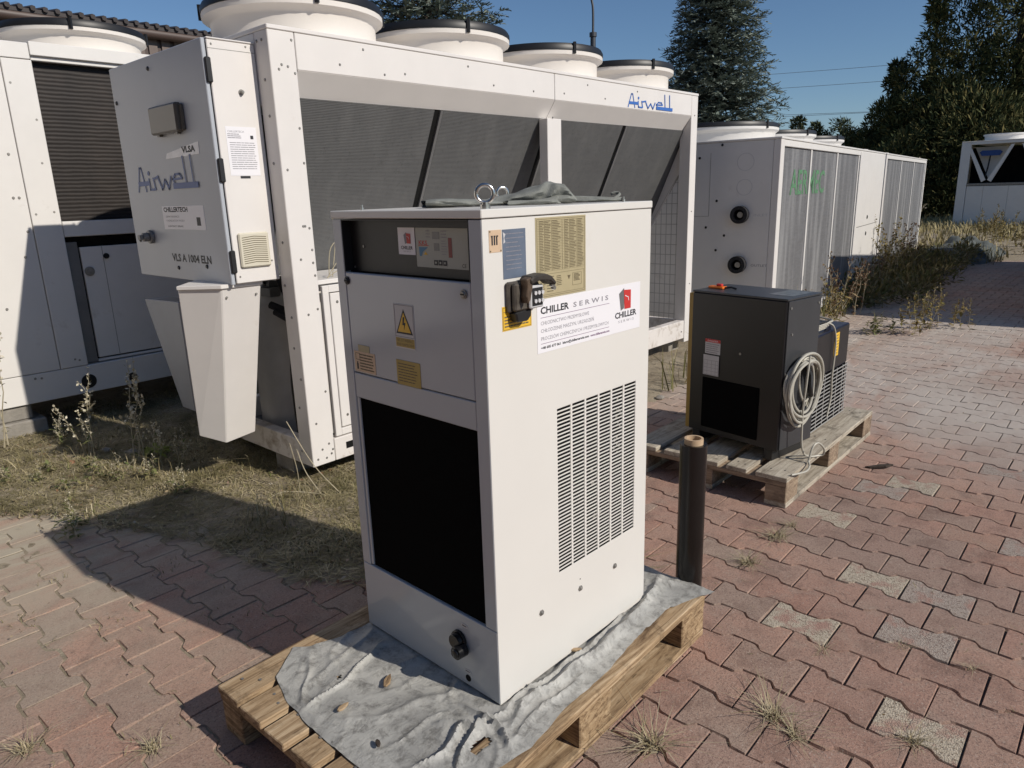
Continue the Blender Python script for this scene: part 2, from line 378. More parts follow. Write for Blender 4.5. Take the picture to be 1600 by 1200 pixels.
def paver_colour(t, src):
    if src == 'island':
        g = t.nodes.new('ShaderNodeNewGeometry'); f = g.outputs['Random Per Island']
    else:
        g = t.nodes.new('ShaderNodeObjectInfo'); f = g.outputs['Random']
    c = ramp(t, f, [(0, (0.382,0.223,0.169)), (.2, (0.449,0.258,0.194)), (.4, (0.402,0.256,0.201)), (.55, (0.482,0.288,0.214)), (.7, (0.356,0.251,0.201)), (.8, (0.436,0.258,0.194)), (.9, (0.382,0.288,0.229)), (1, (0.416,0.245,0.180))])
    return c
def paver_mat(name, src):
    m, t, b = nodes_of(name)
    v = coords(t, 'World')
    c = paver_colour(t, src)
    big = noise_n(t, v, .8, 4, .6); c = mixc(t, c, (.32,.235,.195), ramp(t, big, [(.44, (0,0,0)), (.66, (.7,.7,.7))]))
    mid = noise_n(t, v, 9, 6, .7, .5); c = mixc(t, c, (.36,.28,.225), ramp(t, mid, [(.5, (0,0,0)), (.76, (.8,.8,.8))]))
    drk = noise_n(t, v, 5, 5, .7, .3); c = mixc(t, c, (.16,.098,.078), ramp(t, drk, [(.5, (0,0,0)), (.76, (.8,.8,.8))])); drk2 = noise_n(t, v, 31, 6, .75, .5); c = mixc(t, c, (.17,.108,.086), ramp(t, drk2, [(.54, (0,0,0)), (.72, (.75,.75,.75))]))
    sp = noise_n(t, v, 150, 4, .85); c = mixc(t, c, (.15,.10,.085), ramp(t, sp, [(.5, (0,0,0)), (.64, (.85,.85,.85))]))
    sp2 = noise_n(t, v, 120, 3, .75); c = mixc(t, c, (.5,.42,.36), ramp(t, sp2, [(.58, (0,0,0)), (.70, (.75,.75,.75))]))
    # pale dust trodden over the yard between the second pallet and the far units, and on the left edge
    sx = t.nodes.new('ShaderNodeSeparateXYZ'); g = t.nodes.new('ShaderNodeNewGeometry'); t.links.new(g.outputs['Position'], sx.inputs[0])
    zx = ramp(t, mr(t, sx.outputs[0], 0, 10), [(.24, (0,0,0)), (.38, (1,1,1)), (.70, (1,1,1)), (.85, (.3,.3,.3))])
    dn = noise_n(t, coords(t, 'World', (.7, 1.6, 1)), 1.1, 6, .7, .6)
    dm = mixc(t, zx, ramp(t, dn, [(.34, (.15,.15,.15)), (.6, (.95,.95,.95))]), 1., 'MULTIPLY')
    c = mixc(t, c, (.48,.43,.385), dm)
    # soil-pale patch at the left, where dirt is walked over the stones
    zl = ramp(t, mr(t, sx.outputs[1], 0, 5), [(.1, (.0,.0,.0)), (.25, (.3,.3,.3)), (.45, (1,1,1))]); dl = noise_n(t, coords(t, 'World', (1.2,2.4,1)), 2.2, 7, .72, .5)
    c = mixc(t, c, (.42,.37,.29), mixc(t, zl, ramp(t, dl, [(.34, (.15,.15,.15)), (.58, (1,1,1))]), 1., 'MULTIPLY'))
    t.links.new(c, b.inputs['Base Color']); b.inputs['Roughness'].default_value = .9; b.inputs['Specular IOR Level'].default_value = .2
    bump(t, b, sp, .7, .004); return m
def mr(t, f, a, b_):
    n = t.nodes.new('ShaderNodeMapRange'); n.inputs[1].default_value = a; n.inputs[2].default_value = b_; t.links.new(f, n.inputs[0]); return n.outputs[0]
PAVO = paver_mat('red_paver', 'object'); PAVI = paver_mat('red_paver_far', 'island')
def aggregate(name, base, dark):
    m, t, b = nodes_of(name); v = coords(t, 'World')
    vo = t.nodes.new('ShaderNodeTexVoronoi'); vo.inputs['Scale'].default_value = 210; t.links.new(v, vo.inputs['Vector'])
    c = mixc(t, dark, base, ramp(t, vo.outputs['Color'], [(.15, (0,0,0)), (.45, (1,1,1))]))
    n = noise_n(t, v, 9, 6, .7); c = mixc(t, c, (.33,.195,.155), ramp(t, n, [(.5, (0,0,0)), (.62, (.9,.9,.9))]))
    t.links.new(c, b.inputs['Base Color']); b.inputs['Roughness'].default_value = .9; bump(t, b, vo.outputs['Distance'], .6, .004); return m
AGG = aggregate('exposed_aggregate_paver', (.45,.39,.305), (.20,.155,.115)); AGG2 = aggregate('grey_aggregate_paver', (.36,.30,.255), (.19,.14,.115))
def joint_mat():
    m, t, b = nodes_of('joint_sand'); v = coords(t, 'World')
    g = t.nodes.new('ShaderNodeNewGeometry'); sx = t.nodes.new('ShaderNodeSeparateXYZ'); t.links.new(g.outputs['Position'], sx.inputs[0])
    left = ramp(t, mr(t, sx.outputs[0], -1, 3), [(.24, (1,1,1)), (.42, (.12,.12,.12))])
    n = noise_n(t, v, 6, 6, .7); n2 = noise_n(t, v, 150, 3, .7)
    c = ramp(t, n, [(.35, (.10,.075,.057)), (.65, (.24,.185,.145))])
    c = mixc(t, c, ramp(t, n, [(.35, (.19,.155,.115)), (.65, (.38,.32,.24))]), left)
    c = mixc(t, c, (.04,.03,.022), ramp(t, n2, [(.5, (0,0,0)), (.7, (.7,.7,.7))]))
    t.links.new(c, b.inputs['Base Color']); b.inputs['Roughness'].default_value = .95; bump(t, b, n2, .6, .006); return m
SANDJ = joint_mat()

PL, PW, PA = .2065, .1435, .0125
pv_yaw = math.radians(-89.4); pe1 = np.array([math.cos(pv_yaw), math.sin(pv_yaw)]); pe2 = np.array([-pe1[1], pe1[0]])   # pe2 points to +X
P0 = np.array([1.6341, -.5576])
def paver_mesh(seed, gap=.0015):
    r = random.Random(seed); hw = PW/2; L = PL/2-gap; q = PL/4; w_ = .017
    prof = [(-L, 1), (-q-w_, 1), (-q-w_*.45, .72), (-q+w_*.45, -.72), (-q+w_, -1), (q-w_, -1), (q-w_*.45, -.72), (q+w_*.45, .72), (q+w_, 1), (L, 1)]
    up = [(x, hw+PA*k-gap) for x, k in prof]
    j = lambda: r.uniform(-.0022, .0022)
    out = [(x+j(), y+j()) for x, y in up]+[(-x+j(), -y+j()) for x, y in up]
    n = len(out); ins = []
    for i in range(n):   # clockwise outline: the outward side is on the left
        p = Vector(out[i]); a = Vector(out[i-1]); b = Vector(out[(i+1) % n])
        d1 = (p-a).normalized(); d2 = (b-p).normalized(); nn = (Vector((-d1.y,d1.x))+Vector((-d2.y,d2.x))).normalized()
        ins.append(p-nn*(.0022+r.uniform(0, .0026)))
    vs = [(x, y, 0) for x, y in ins]+[(x, y, -.0095) for x, y in out]
    fs = [tuple(range(n))[::-1]]+[(i, (i+1)%n, n+(i+1)%n, n+i) for i in range(n)]
    return vs, fs
PV = [paver_mesh(i) for i in range(6)]
bed = sheet('pavement', -9, 15, -9, 7, -.009, SANDJ, kind='structure')
PVM = []
for vs, fs in PV:
    row = []
    for mt in (PAVO, AGG, AGG2):
        me = bpy.data.meshes.new('paver'); me.from_pydata(vs, [], fs)
        me.flip_normals() if False else None
        bm = bmesh.new(); bm.from_mesh(me); bmesh.ops.recalc_face_normals(bm, faces=bm.faces); bm.to_mesh(me); bm.free()
        if me.polygons[0].normal.z < 0: me.flip_normals()
        me.materials.append(mt); row.append(me)
    PVM.append(row)
def view(p):   # pixel in the 1600 x 1200 frame and depth
    d = Vector(p)-CAM_POS; z = d.dot(cf_)
    if z < .05: return None
    return 800+F_PX*d.dot(cr_)/z, 600-F_PX*d.dot(cu_)/z, z
cells = []
for r in range(-75, 95):
    for c in range(-45, 62):
        o = .5 if r % 2 == 0 else 0.
        p = P0+pe1*PL*(c+o+.5)-pe2*PW*r*-1
        if -8.8 < p[0] < 14.2 and -8.8 < p[1] < 6.8: cells.append((p[0], p[1]))
cells = np.array(cells)
dm = dirt_amount(cells[:,0], cells[:,1])
cells = cells[dm < .93]
near = []
for i, (x, y) in enumerate(cells):
    q = view((x, y, 0))
    hid = (-.35 < x < .72 and -.08 < y < .56) or (1.95 < x < 2.95 and .1 < y < .74)
    if q and -70 < q[0] < 1670 and q[1] < 1290 and not hid: near.append((q[2], i))
near.sort(); near_ids = [i for _, i in near[:298]]; ns = set(near_ids)
LIGHT = [(.78,-.786),(1.031,-.374),(1.554,-.445),(1.918,-.143),(2.489,-.326)]; LIGHT2 = [(1.233,-.662),(1.533,-.661),(2.352,-.285),(2.9,-.6),(2.1,-.9)]
def nearest(pts): return {int(np.argmin(((cells-np.array(p))**2).sum(1))) for p in pts}
L1, L2 = nearest(LIGHT), nearest(LIGHT2)
for i in near_ids:
    k = R_.randrange(6); me = PVM[k][1 if i in L1 else (2 if i in L2 else 0)]
    o = bpy.data.objects.new('paver', me); COL.objects.link(o); o.parent = bed
    o.location = (cells[i,0], cells[i,1], R_.uniform(-.0016, .0012)); o.rotation_euler = (R_.uniform(-.008,.008), R_.uniform(-.008,.008), pv_yaw+R_.choice((0, PI))+R_.uniform(-.006,.006))
fv = []; ff = []
for i in range(len(cells)):
    if i in ns: continue
    vs, fs = PV[R_.randrange(6)]; o = len(fv); a = pv_yaw+R_.uniform(-.006,.006); ca, sa = math.cos(a), math.sin(a); dz = R_.uniform(-.0014,.001); tx = R_.uniform(-.01,.01); ty = R_.uniform(-.01,.01)
    fv += [(cells[i,0]+x*ca-y*sa, cells[i,1]+x*sa+y*ca, z+dz+tx*x+ty*y) for x, y, z in vs]; ff += [tuple(j+o for j in f) for f in fs]
pm = M(); pm.v = fv; pm.f = ff
po = mk('paver', pm, PAVI, bed, nrm=True, kind='stuff')
if sum(p.normal.z for p in list(po.data.polygons)[:21*8:21]) < 0: po.data.flip_normals()

# soil drifted over the stones (a sheet whose rim dips under the pavers)
def grid_sheet(name, x0, x1, y0, y1, st, zf, mt, keep=None, **kw):
    xs = np.arange(x0, x1+1e-6, st); ys = np.arange(y0, y1+1e-6, st); X, Y = np.meshgrid(xs, ys, indexing='ij'); Z = zf(X, Y)
    nx, ny = X.shape; vs = np.stack([X, Y, Z], -1).reshape(-1, 3)
    fs = []
    for i in range(nx-1):
        for j in range(ny-1):
            if keep is None or keep[i, j] or keep[i+1, j] or keep[i, j+1]: fs.append((i*ny+j, (i+1)*ny+j, (i+1)*ny+j+1, i*ny+j+1))
    m = M(); m.v = [tuple(v) for v in vs]; m.f = fs
    return mk(name, m, mt, nrm=False, smooth=True, **kw)
def soil_z(X, Y):
    d = dirt_amount(X, Y); n = vnoise(X, Y, 4, 5)*.012+vnoise(X, Y, 17, 6)*.007+vnoise(X, Y, 45, 8)*.003
    zone = (1-sstep(-.1, .5, X))*sstep(-.3, 1.0, Y)
    fill = -.0042+vnoise(X, Y, 2.3, 71)*.0035+vnoise(X, Y, 11, 72)*.003+.0018*sstep(.5, 2.5, Y)
    return np.maximum(-.022+.030*d+n*d, np.where(zone > .02, -.012+(fill+.012)*zone, -.03))
grid_sheet('soil', -1.9, 4.6, -.3, 5.2, .03, soil_z, SOIL, kind='structure')
grid_sheet('soil', 4.6, 26, .5, 12, .16, lambda X, Y: -.03+.034*dirt_amount(X, Y)+vnoise(X, Y, 1.5, 5)*.015, SOIL, kind='structure')

# ------------------------------------------------------------------ grass as stuff
STRAW = mat_rand('dry_grass_blades', [(0, (.38,.31,.18)), (.22, (.48,.41,.25)), (.4, (.30,.25,.13)), (.55, (.19,.18,.07)), (.72, (.25,.21,.11)), (.9, (.56,.49,.33)), (1, (.10,.085,.05))], nz=(3.5, (.15,.13,.06)))
GREENB = mat_rand('green_grass_blades', [(0, (.09,.12,.03)), (.4, (.15,.17,.05)), (.7, (.24,.22,.09)), (1, (.33,.29,.15))])
def blades(pts, h0, h1, wd, lean=.6, rng=NR):
    n = len(pts); a = rng.uniform(0, 2*PI, n); h = rng.uniform(h0, h1, n); l = rng.uniform(.1, lean*1.8, n)*h
    ba = a+PI/2+rng.uniform(-.5, .5, n); w_ = wd*rng.uniform(.6, 1.4, n)
    side = np.stack([np.cos(ba)*w_, np.sin(ba)*w_, np.zeros(n)], 1); dirv = np.stack([np.cos(a), np.sin(a), np.zeros(n)], 1)
    mid = pts+dirv*(l*.35)[:,None]+np.stack([0*h, 0*h, h*.62], 1); tip = pts+dirv*l[:,None]+np.stack([0*h, 0*h, h*rng.uniform(.75, 1.0, n)], 1)
    q = np.stack([pts-side, pts+side, mid+side*.7, mid-side*.7], 1); t = np.stack([mid-side*.7, mid+side*.7, tip, tip], 1)
    return np.concatenate([q, t])
def scatter(n, x0, x1, y0, y1, dens, rng=NR):
    p = np.stack([rng.uniform(x0, x1, n), rng.uniform(y0, y1, n)], 1)
    return p[rng.uniform(0, 1, n) < dens(p[:,0], p[:,1])]
def z_on(p): return np.stack([p[:,0], p[:,1], np.zeros(len(p))+.002], 1)
def dens_left(x, y):
    d = dirt_amount(x, y); n = vnoise(x, y, 2.6, 9)*.8+vnoise(x, y, 7, 10)*.5
    return np.clip(d*(.30+n*1.3), 0, 1)
g1 = z_on(scatter(120000, -1.3, 1.9, .85, 4.6, dens_left)); 
tris('dry_grass', blades(g1, .008, .045, .0021, 2.2), STRAW, kind='stuff')
g2 = z_on(scatter(24000, -1.3, 1.9, 1.3, 4.4, lambda x, y: np.clip(dirt_amount(x, y)*(vnoise(x, y, 3.1, 14)*2.0-.5), 0, 1)))
tris('green_grass', blades(g2, .012, .045, .0024, 1.4), GREENB, kind='stuff')
g2b = z_on(scatter(9000, -1.2, 1.9, 1.5, 3.6, lambda x, y: np.clip(dirt_amount(x, y)*(vnoise(x, y, 2.4, 17)*2.6-.55), 0, 1)))
tris('tall_grass', blades(g2b, .04, .14, .0022, 1.0), STRAW, kind='stuff')
def litter(n, x0, x1, y0, y1, dens, l0, l1, wd):
    p = scatter(n, x0, x1, y0, y1, dens); n = len(p); a = NR.uniform(0, PI, n); l = NR.uniform(l0, l1, n); w_ = wd*NR.uniform(.6, 1.5, n)
    d = np.stack([np.cos(a)*l, np.sin(a)*l, NR.uniform(-.01, .012, n)], 1)/1; s = np.stack([-np.sin(a)*w_, np.cos(a)*w_, 0*a], 1)
    c = np.stack([p[:,0], p[:,1], NR.uniform(.006, .02, n)], 1); k = c+d*.5+np.stack([NR.uniform(-.01,.01,n), NR.uniform(-.01,.01,n), NR.uniform(-.004,.006,n)], 1)
    e = c+d
    return np.concatenate([np.stack([c-s, c+s, k+s, k-s], 1), np.stack([k-s, k+s, e+s*.5, e-s*.5], 1)])
tris('straw_litter', litter(60000, -1.1, 1.9, .8, 4.2, lambda x, y: np.clip(dirt_amount(x, y)*1.1, 0, .9), (.02), .11, .0013), STRAW, kind='stuff')
tris('straw_litter', litter(5500, -1.6, 6, -1.2, 3.0, lambda x, y: np.clip(.10+.5*dirt_amount(x, y)+.25*(vnoise(x, y, 2, 21) > .15), 0, 1), .006, .03, .0009), STRAW, kind='stuff')
def flakes(n, x0, x1, y0, y1, dens, s0, s1):
    p = scatter(n, x0, x1, y0, y1, dens); n = len(p); a = NR.uniform(0, 2*PI, n); s = NR.uniform(s0, s1, n)
    u = np.stack([np.cos(a), np.sin(a), NR.uniform(-.5, .5, n)], 1)*s[:,None]; v = np.stack([-np.sin(a), np.cos(a), NR.uniform(-.6, .6, n)], 1)*(s*NR.uniform(.35, .8, n))[:,None]
    c = np.stack([p[:,0], p[:,1], NR.uniform(.006, .024, n)], 1)
    return np.stack([c-u, c-v*.9, c+u, c+v], 1)
LEAFL = mat_rand('leaf_litter', [(0, (.10,.07,.04)), (.25, (.19,.13,.075)), (.45, (.30,.23,.14)), (.65, (.42,.35,.23)), (.8, (.13,.12,.05)), (.93, (.22,.10,.06)), (1, (.55,.5,.4))], .8)
tris('leaf_litter', flakes(16000, -1.2, 1.9, .8, 4.4, lambda x, y: np.clip(dirt_amount(x, y)*(.5+vnoise(x, y, 3, 81)*1.3), .0, 1), .003, .013), LEAFL, kind='stuff')
tris('leaf_litter', flakes(2500, -1.6, 4, -1.2, 3, lambda x, y: .12+.0*x, .002, .006), LEAFL, kind='stuff')
# joint weeds: short dry blades sprouting in the joints on the left
g3 = z_on(scatter(42000, -1.8, .2, .1, 3.8, lambda x, y: np.clip((vnoise(x, y, 5, 31)*1.8-.30)*(1-dirt_amount(x, y)), 0, 1)*.35))
tris('joint_grass', blades(g3, .006, .022, .0013, 1.2), STRAW, kind='stuff')
# far rough grass by the far units
g4 = z_on(scatter(60000, 3.2, 14, 1.0, 4.0, lambda x, y: np.clip(dirt_amount(x, y)*(.4+vnoise(x, y, 1.2, 41)*.9), 0, 1)*np.where(y-1.435-(x-5)*.117 > .25, 0, 1)))
tris('rough_grass', blades(g4, .06, .36, .005, .6), mat_rand('rough_grass_blades', [(0, (.10,.11,.035)), (.3, (.17,.15,.06)), (.55, (.28,.22,.11)), (.8, (.13,.12,.04)), (1, (.37,.31,.17))]), kind='stuff')
g5 = z_on(scatter(26000, 13.2, 30, -4, 9, lambda x, y: np.clip(.5+vnoise(x, y, .6, 51), 0, 1)))
tris('field_grass', blades(g5, .08, .35, .012, .5), mat_rand('field_grass_blades', [(0, (.24,.20,.09)), (.4, (.36,.30,.15)), (.7, (.45,.38,.21)), (1, (.16,.15,.06))]), kind='stuff')

# tufts in the joints of the paving: each one a thing
TUFT = mat_rand('dry_tuft', [(0, (.33,.27,.165)), (.4, (.46,.39,.26)), (.7, (.24,.20,.10)), (1, (.52,.46,.33))])
def tuft(x, y, n, h, label, mt=TUFT, group='dry tufts growing in the paving joints'):
    p = np.stack([NR.normal(0, h*.22, n), NR.normal(0, h*.22, n), np.zeros(n)], 1)
    o = tris('grass_tuft', blades(p, h*.25, h*.8, h*.024, 2.6), mt); o.location = (x, y, -.003)
    return tagp(o, label, 'grass tuft', group)
for (x, y, n, h, lb) in [
    (.581,-.464,90,.062,'large straw coloured tuft sprouting between red pavers right of the near pallet'),
    (.548,-.535,60,.05,'straw tuft just below the largest one right of the near pallet'),
    (.947,-.466,35,.035,'small dry tuft below the half grey speckled paver'),
    (.713,-.772,60,.045,'dry tuft at the lower edge of the pale tan speckled paver'),
    (.276,-.271,80,.07,'dry tuft by the front pallet edge at the bottom of the picture'),
    (1.587,-.064,110,.06,'greenish tuft in the paving between the black film roll and the pale paver'),
    (1.318,-.063,90,.055,'dry tuft in the paving just right of the black film roll'),
    (1.118,-.643,30,.03,'thin dry tuft below the two adjoining grey speckled pavers'),
    (1.72,-.07,45,.045,'small tuft in the paving below the far pallet corner'),
    (1.141,-.829,25,.03,'tiny tuft near the right edge of the picture in the lower paving'),
    (-.576,.723,70,.045,'dry tuft in the paving left of the near pallet corner'),
    (-.80,.98,80,.05,'dry tuft at the bottom left corner of the paving')]:
    tuft(x, y, n, h, lb)
GRT = mat_rand('green_tuft', [(0, (.05,.09,.02)), (.5, (.10,.14,.035)), (1, (.22,.22,.09))])
tuft(.90, .30, 160, .10, 'green weed clump behind the back corner of the near pallet', GRT, None)

# ------------------------------------------------------------------ pallets
def pallet(label, loc, rz, L, W, boards, woodL, woodC, group, labelless=True):
    t = thing('pallet', label, 'pallet', loc, rz, group)
    rr = random.Random(len(label))
    # three bottom boards, nine blocks, three cross boards, then the deck
    ys = (.0, W/2-.05, W-.1)
    for y in ys: mk('bottom_board', M().box(.004, L-.004, y, y+.1, 0, .022), woodL, t, .002)
    for x, wd in ((0, .145), (L/2-.0725, .145), (L-.145, .145)):
        for y in ys: mk('block', M().box(x+.002, x+wd-.002, y+.002, y+.098, .022, .1), woodC, t, .003)
        mk('cross_board', M().box(x, x+wd, .001, W-.001, .1, .122), woodC, t, .002)
    for (y0, y1, x0, x1) in boards:
        b = M(); n = 6; z0, z1 = .122, .144; dz = rr.uniform(-.001, .001)
        xs = [x0+(x1-x0)*i/n for i in range(n+1)]
        vs = []
        for i, x in enumerate(xs):
            j0, j1 = (rr.uniform(-.0015, .0015) for _ in range(2)); e = rr.uniform(-.003,.003) if i in (0, n) else 0
            vs += [(x+e, y0+j0, z0+dz), (x-e, y1+j1, z0+dz), (x-e, y1+j1, z1+dz), (x+e, y0+j0, z1+dz)]
        fs = []
        for i in range(n):
            for k in range(4): fs.append((i*4+k, i*4+(k+1)%4, (i+1)*4+(k+1)%4, (i+1)*4+k))
        fs += [(0,1,2,3), tuple(n*4+k for k in (3,2,1,0))]
        b.v = vs; b.f = fs
        o = mk('deck_board', b, woodL, t, .0025)
    nm = M()
    for (y0, y1, x0, x1) in boards:
        for x in (.07, L/2, L-.07):
            for q in (.3, .7): nm.cyl((x+rr.uniform(-.02,.02), y0+(y1-y0)*q, .144), .004, .0025, 8)
    mk('nail_heads', nm, DULL, t, kind='stuff')
    return t
p1 = pallet('fresh yellowish wooden pallet carrying the tall cream chiller', (-.405, -.1625, 0), .015, 1.205, .805,
    [(0,.118,0,1.205),(.138,.232,.004,1.2),(.256,.340,0,1.2),(.362,.450,-.006,1.2),(.472,.560,-.012,1.2),(.582,.680,-.008,1.2),(.702,.805,-.004,1.205)], W1a, W1b, None)
p2 = pallet('weathered grey wooden pallet carrying the two dark air dryers', (1.8695, .018, 0), .0077, 1.25, .8,
    [(0,.145,0,1.25),(.186,.286,.0,1.25),(.327,.472,-.004,1.25),(.513,.613,.003,1.25),(.655,.8,0,1.25)], W2a, W2b, None)

# ------------------------------------------------------------------ tarp (grey weathered sheet under the chiller)
def tarp_mat():
    m, t, b = nodes_of('weathered_grey_tarp'); v = coords(t, 'World')
    a = noise_n(t, v, 5, 7, .65, .6); g = noise_n(t, v, 26, 6, .75, .4); f = noise_n(t, v, 240, 3, .7)
    c = ramp(t, a, [(.3, (.29,.285,.27)), (.5, (.40,.395,.37)), (.7, (.49,.48,.445))])
    c = mixc(t, c, (.13,.125,.115), ramp(t, g, [(.47, (0,0,0)), (.68, (.9,.9,.9))]))
    c = mixc(t, c, (.43,.425,.40), ramp(t, f, [(.6, (0,0,0)), (.8, (.5,.5,.5))]))
    t.links.new(c, b.inputs['Base Color']); b.inputs['Roughness'].default_value = .45; b.inputs['Specular IOR Level'].default_value = .45
    cz = noise_n(t, coords(t, 'World', (1, 1.7, 1)), 34, 5, .6, 1.8); bump(t, b, cz, .55, .0045); return m
TARP = tarp_mat()
TOUT = [(-.352,.10),(-.348,.35),(-.305,.545),(-.20,.632),(-.16,.59),(-.061,.562),(.05,.55),(.3,.60),(.6,.61),(.80,.56),(.815,.2),(.83,-.10),(.822,-.163),(.74,-.13),(.643,-.098),(.45,-.105),(.3,-.125),(.1,-.128),(-.05,-.147),(-.17,-.12),(-.27,-.10),(-.33,-.02)]
def in_poly(x, y, P):
    c = False; n = len(P)
    for i in range(n):
        (x1, y1), (x2, y2) = P[i], P[i-1]
        if (y1 > y) != (y2 > y) and x < (x2-x1)*(y-y1)/(y2-y1)+x1: c = not c
    return c
def seg_d(x, y, pts):
    best = 9; tt = 0
    for i in range(len(pts)-1):
        ax, ay = pts[i]; bx, by = pts[i+1]; dx, dy = bx-ax, by-ay
        t = max(0, min(1, ((x-ax)*dx+(y-ay)*dy)/(dx*dx+dy*dy))); d = math.hypot(x-ax-t*dx, y-ay-t*dy)
        if d < best: best = d; tt = (i+t)/(len(pts)-1)
    return best, tt
FOLDS = [ # polyline, height, half width
 ([(-.07,-.075),(.05,-.045),(.18,-.055),(.36,-.06),(.55,-.045),(.70,-.02),(.80,.02)], .026, .017),
 ([(-.02,-.02),(.1,-.018),(.3,-.03),(.5,-.02),(.72,.06)], .016, .010),
 ([(-.10,-.105),(.0,-.085),(.12,-.09),(.25,-.088)], .012, .010),
 ([(-.31,.44),(-.15,.47),(-.06,.50),(.02,.53)], .007, .010), ([(-.33,.37),(-.2,.385),(-.08,.42),(-.01,.45)], .012, .008),
 ([(-.30,.28),(-.22,.2),(-.1,.17),(-.03,.12),(-.02,.02)], .010, .020), ([(-.2,.3),(-.12,.25),(-.05,.25)], .005, .012), ([(-.33,.13),(-.24,.10),(-.15,.11),(-.08,.08)], .006, .007),
 ([(-.28,.02),(-.2,-.01),(-.12,.02),(-.07,-.03),(-.03,-.05)], .020, .011), ([(-.24,-.09),(-.17,-.04),(-.11,-.02),(-.06,.0),(.0,-.03)], .022, .009),
 ([(-.15,.08),(-.11,.03),(-.10,-.04)], .018, .009), ([(-.06,.09),(-.05,.03),(-.06,-.06),(-.09,-.12)], .018, .009), ([(.66,.2),(.7,.1),(.76,.0),(.81,-.08)], .014, .010)]
def tarp():
    # a four sided patch between its real edges, so that the rims stay clean; folds are added in height
    left = [(-.335,-.13),(-.35,.0),(-.352,.10),(-.349,.22),(-.347,.35),(-.330,.45),(-.303,.548)]
    top = [(-.303,.548),(-.20,.628),(-.165,.592),(-.061,.560),(.05,.552),(.3,.60),(.6,.61),(.80,.58)]
    right = [(.826,-.164),(.83,-.08),(.815,.2),(.80,.58)]
    bot = [(-.335,-.13),(-.26,-.118),(-.17,-.128),(-.05,-.147),(.1,-.130),(.3,-.125),(.45,-.106),(.643,-.098),(.74,-.128),(.826,-.164)]
    def curve(p):
        q = [Vector((a, b, 0)) for a, b in p]; d = [0]
        for a, b in zip(q, q[1:]): d.append(d[-1]+(b-a).length)
        d = np.array(d)/d[-1]; A = np.array(p)
        return lambda t: np.array([np.interp(t, d, A[:,0]), np.interp(t, d, A[:,1])])
    cl, ct, cr2, cb2 = curve(left), curve(top), curve(right), curve(bot)
    P00, P10, P01, P11 = np.array(left[0]), np.array(right[0]), np.array(left[-1]), np.array(right[-1])
    nu, nv = 230, 150; m = M()
    def z(x, y):
        cr = 0
        for kk, (fq, am, sx_, sy_) in enumerate(((4.2, .0075, .8, 1.5), (7, .0042, 1.5, .6), (13, .0014, 1, 1))):
            wv = noise.noise((x*3.1+kk, y*3.1, kk*5.)); q = 1-abs(noise.noise((x*fq*sx_+wv*1.2, y*fq*sy_-wv, kk*9.7)))*5.5
            if q > 0: cr += am*q*q*(.35+.65*max(0, min(1, .5+1.6*noise.noise((x*5, y*5, 60+kk)))))
        n1 = noise.noise((x*11, y*11, 3.1)); n2 = noise.noise((x*22+n1, y*22, 7)); n3 = noise.noise((x*60, y*60, 1))
        rid = max(0, 1-abs(noise.noise((x*8+.8*n2, y*8, 21)))*5)
        h = .1468+max(0, n1)*.0018+n2*.0004+n3*.00018+cr
        ins = 0 < x < .66 and 0 < y < .57
        for pts, hh, wd in FOLDS:
            d, t = seg_d(x+noise.noise((x*9, y*9, 5))*.012, y+noise.noise((x*9, y*9, 9))*.012, pts)
            if d < wd*2.6: h += hh*math.sin(PI*max(.02, min(.98, t)))**.5*math.exp(-(d/(wd*.72))**1.3)
        h = min(h, .188)
        return min(h, .149) if ins else h
    for i in range(nu+1):
        for j in range(nv+1):
            u, v = i/nu, j/nv
            p = (1-v)*cb2(u)+v*ct(u)+(1-u)*cl(v)+u*cr2(v)-((1-u)*(1-v)*P00+u*(1-v)*P10+(1-u)*v*P01+u*v*P11)
            e = 1-min(1, min(u, 1-u, v, 1-v)*14); x = p[0]+noise.noise((p[0]*13, p[1]*13, 2))*.006*e; y = p[1]+noise.noise((p[0]*7, p[1]*13, 6))*.0032*e
            m.v.append((x, y, z(x, y)+e*.002*noise.noise((x*20, y*20, 8))))
    idx = lambda i, j: i*(nv+1)+j
    for i in range(nu):
        for j in range(nv):
            x, y, _ = m.v[idx(i, j)]; jx = noise.noise((x*40, y*40, 2))*.006
            if any(((x-cx+jx)/a)**2+((y-cy+jx)/b_)**2 < 1 for cx, cy, a, b_ in ((-.125,-.055,.030,.015), (-.20,.405,.007,.004))): continue
            m.f.append((idx(i,j), idx(i+1,j), idx(i+1,j+1), idx(i,j+1)))
    mk('tarp', m, TARP, smooth=True, nrm=False, label='crumpled torn grey tarp spread over the pallet under the cream chiller', cat='tarp')
tarp()
# torn strip of pale woven edge lying over the front of the tarp
CHIPS = [((-.127,.289),.03,.6,'tan wood chip lying on the tarp beside the chiller shadow'), ((-.264,.295),.022,.2,'small pale chip in the middle of the lit tarp'), ((-.282,.129),.016,1.1,'tiny dark bark crumb near the front edge of the tarp'), ((.293,-.012),.02,2.2,'orange brown bark flake against the foot of the chiller side')]
for (x, y), s, a, lb in CHIPS:
    r = random.Random(int(s*1e4)); pts = [(s*(.9*math.cos(t)+r.uniform(-.15,.15)), s*.33*(math.sin(t)+r.uniform(-.2,.2)), 0) for t in [i*PI/3.5 for i in range(7)]]
    o = mk('wood_chip', M().prism(pts, (0,0,.006)), W1a if 'dark' not in lb else BARK, bev=.001, label=lb, cat='wood chip', loc=(x, y, .1555)); o.rotation_euler = (.04, .05, a)

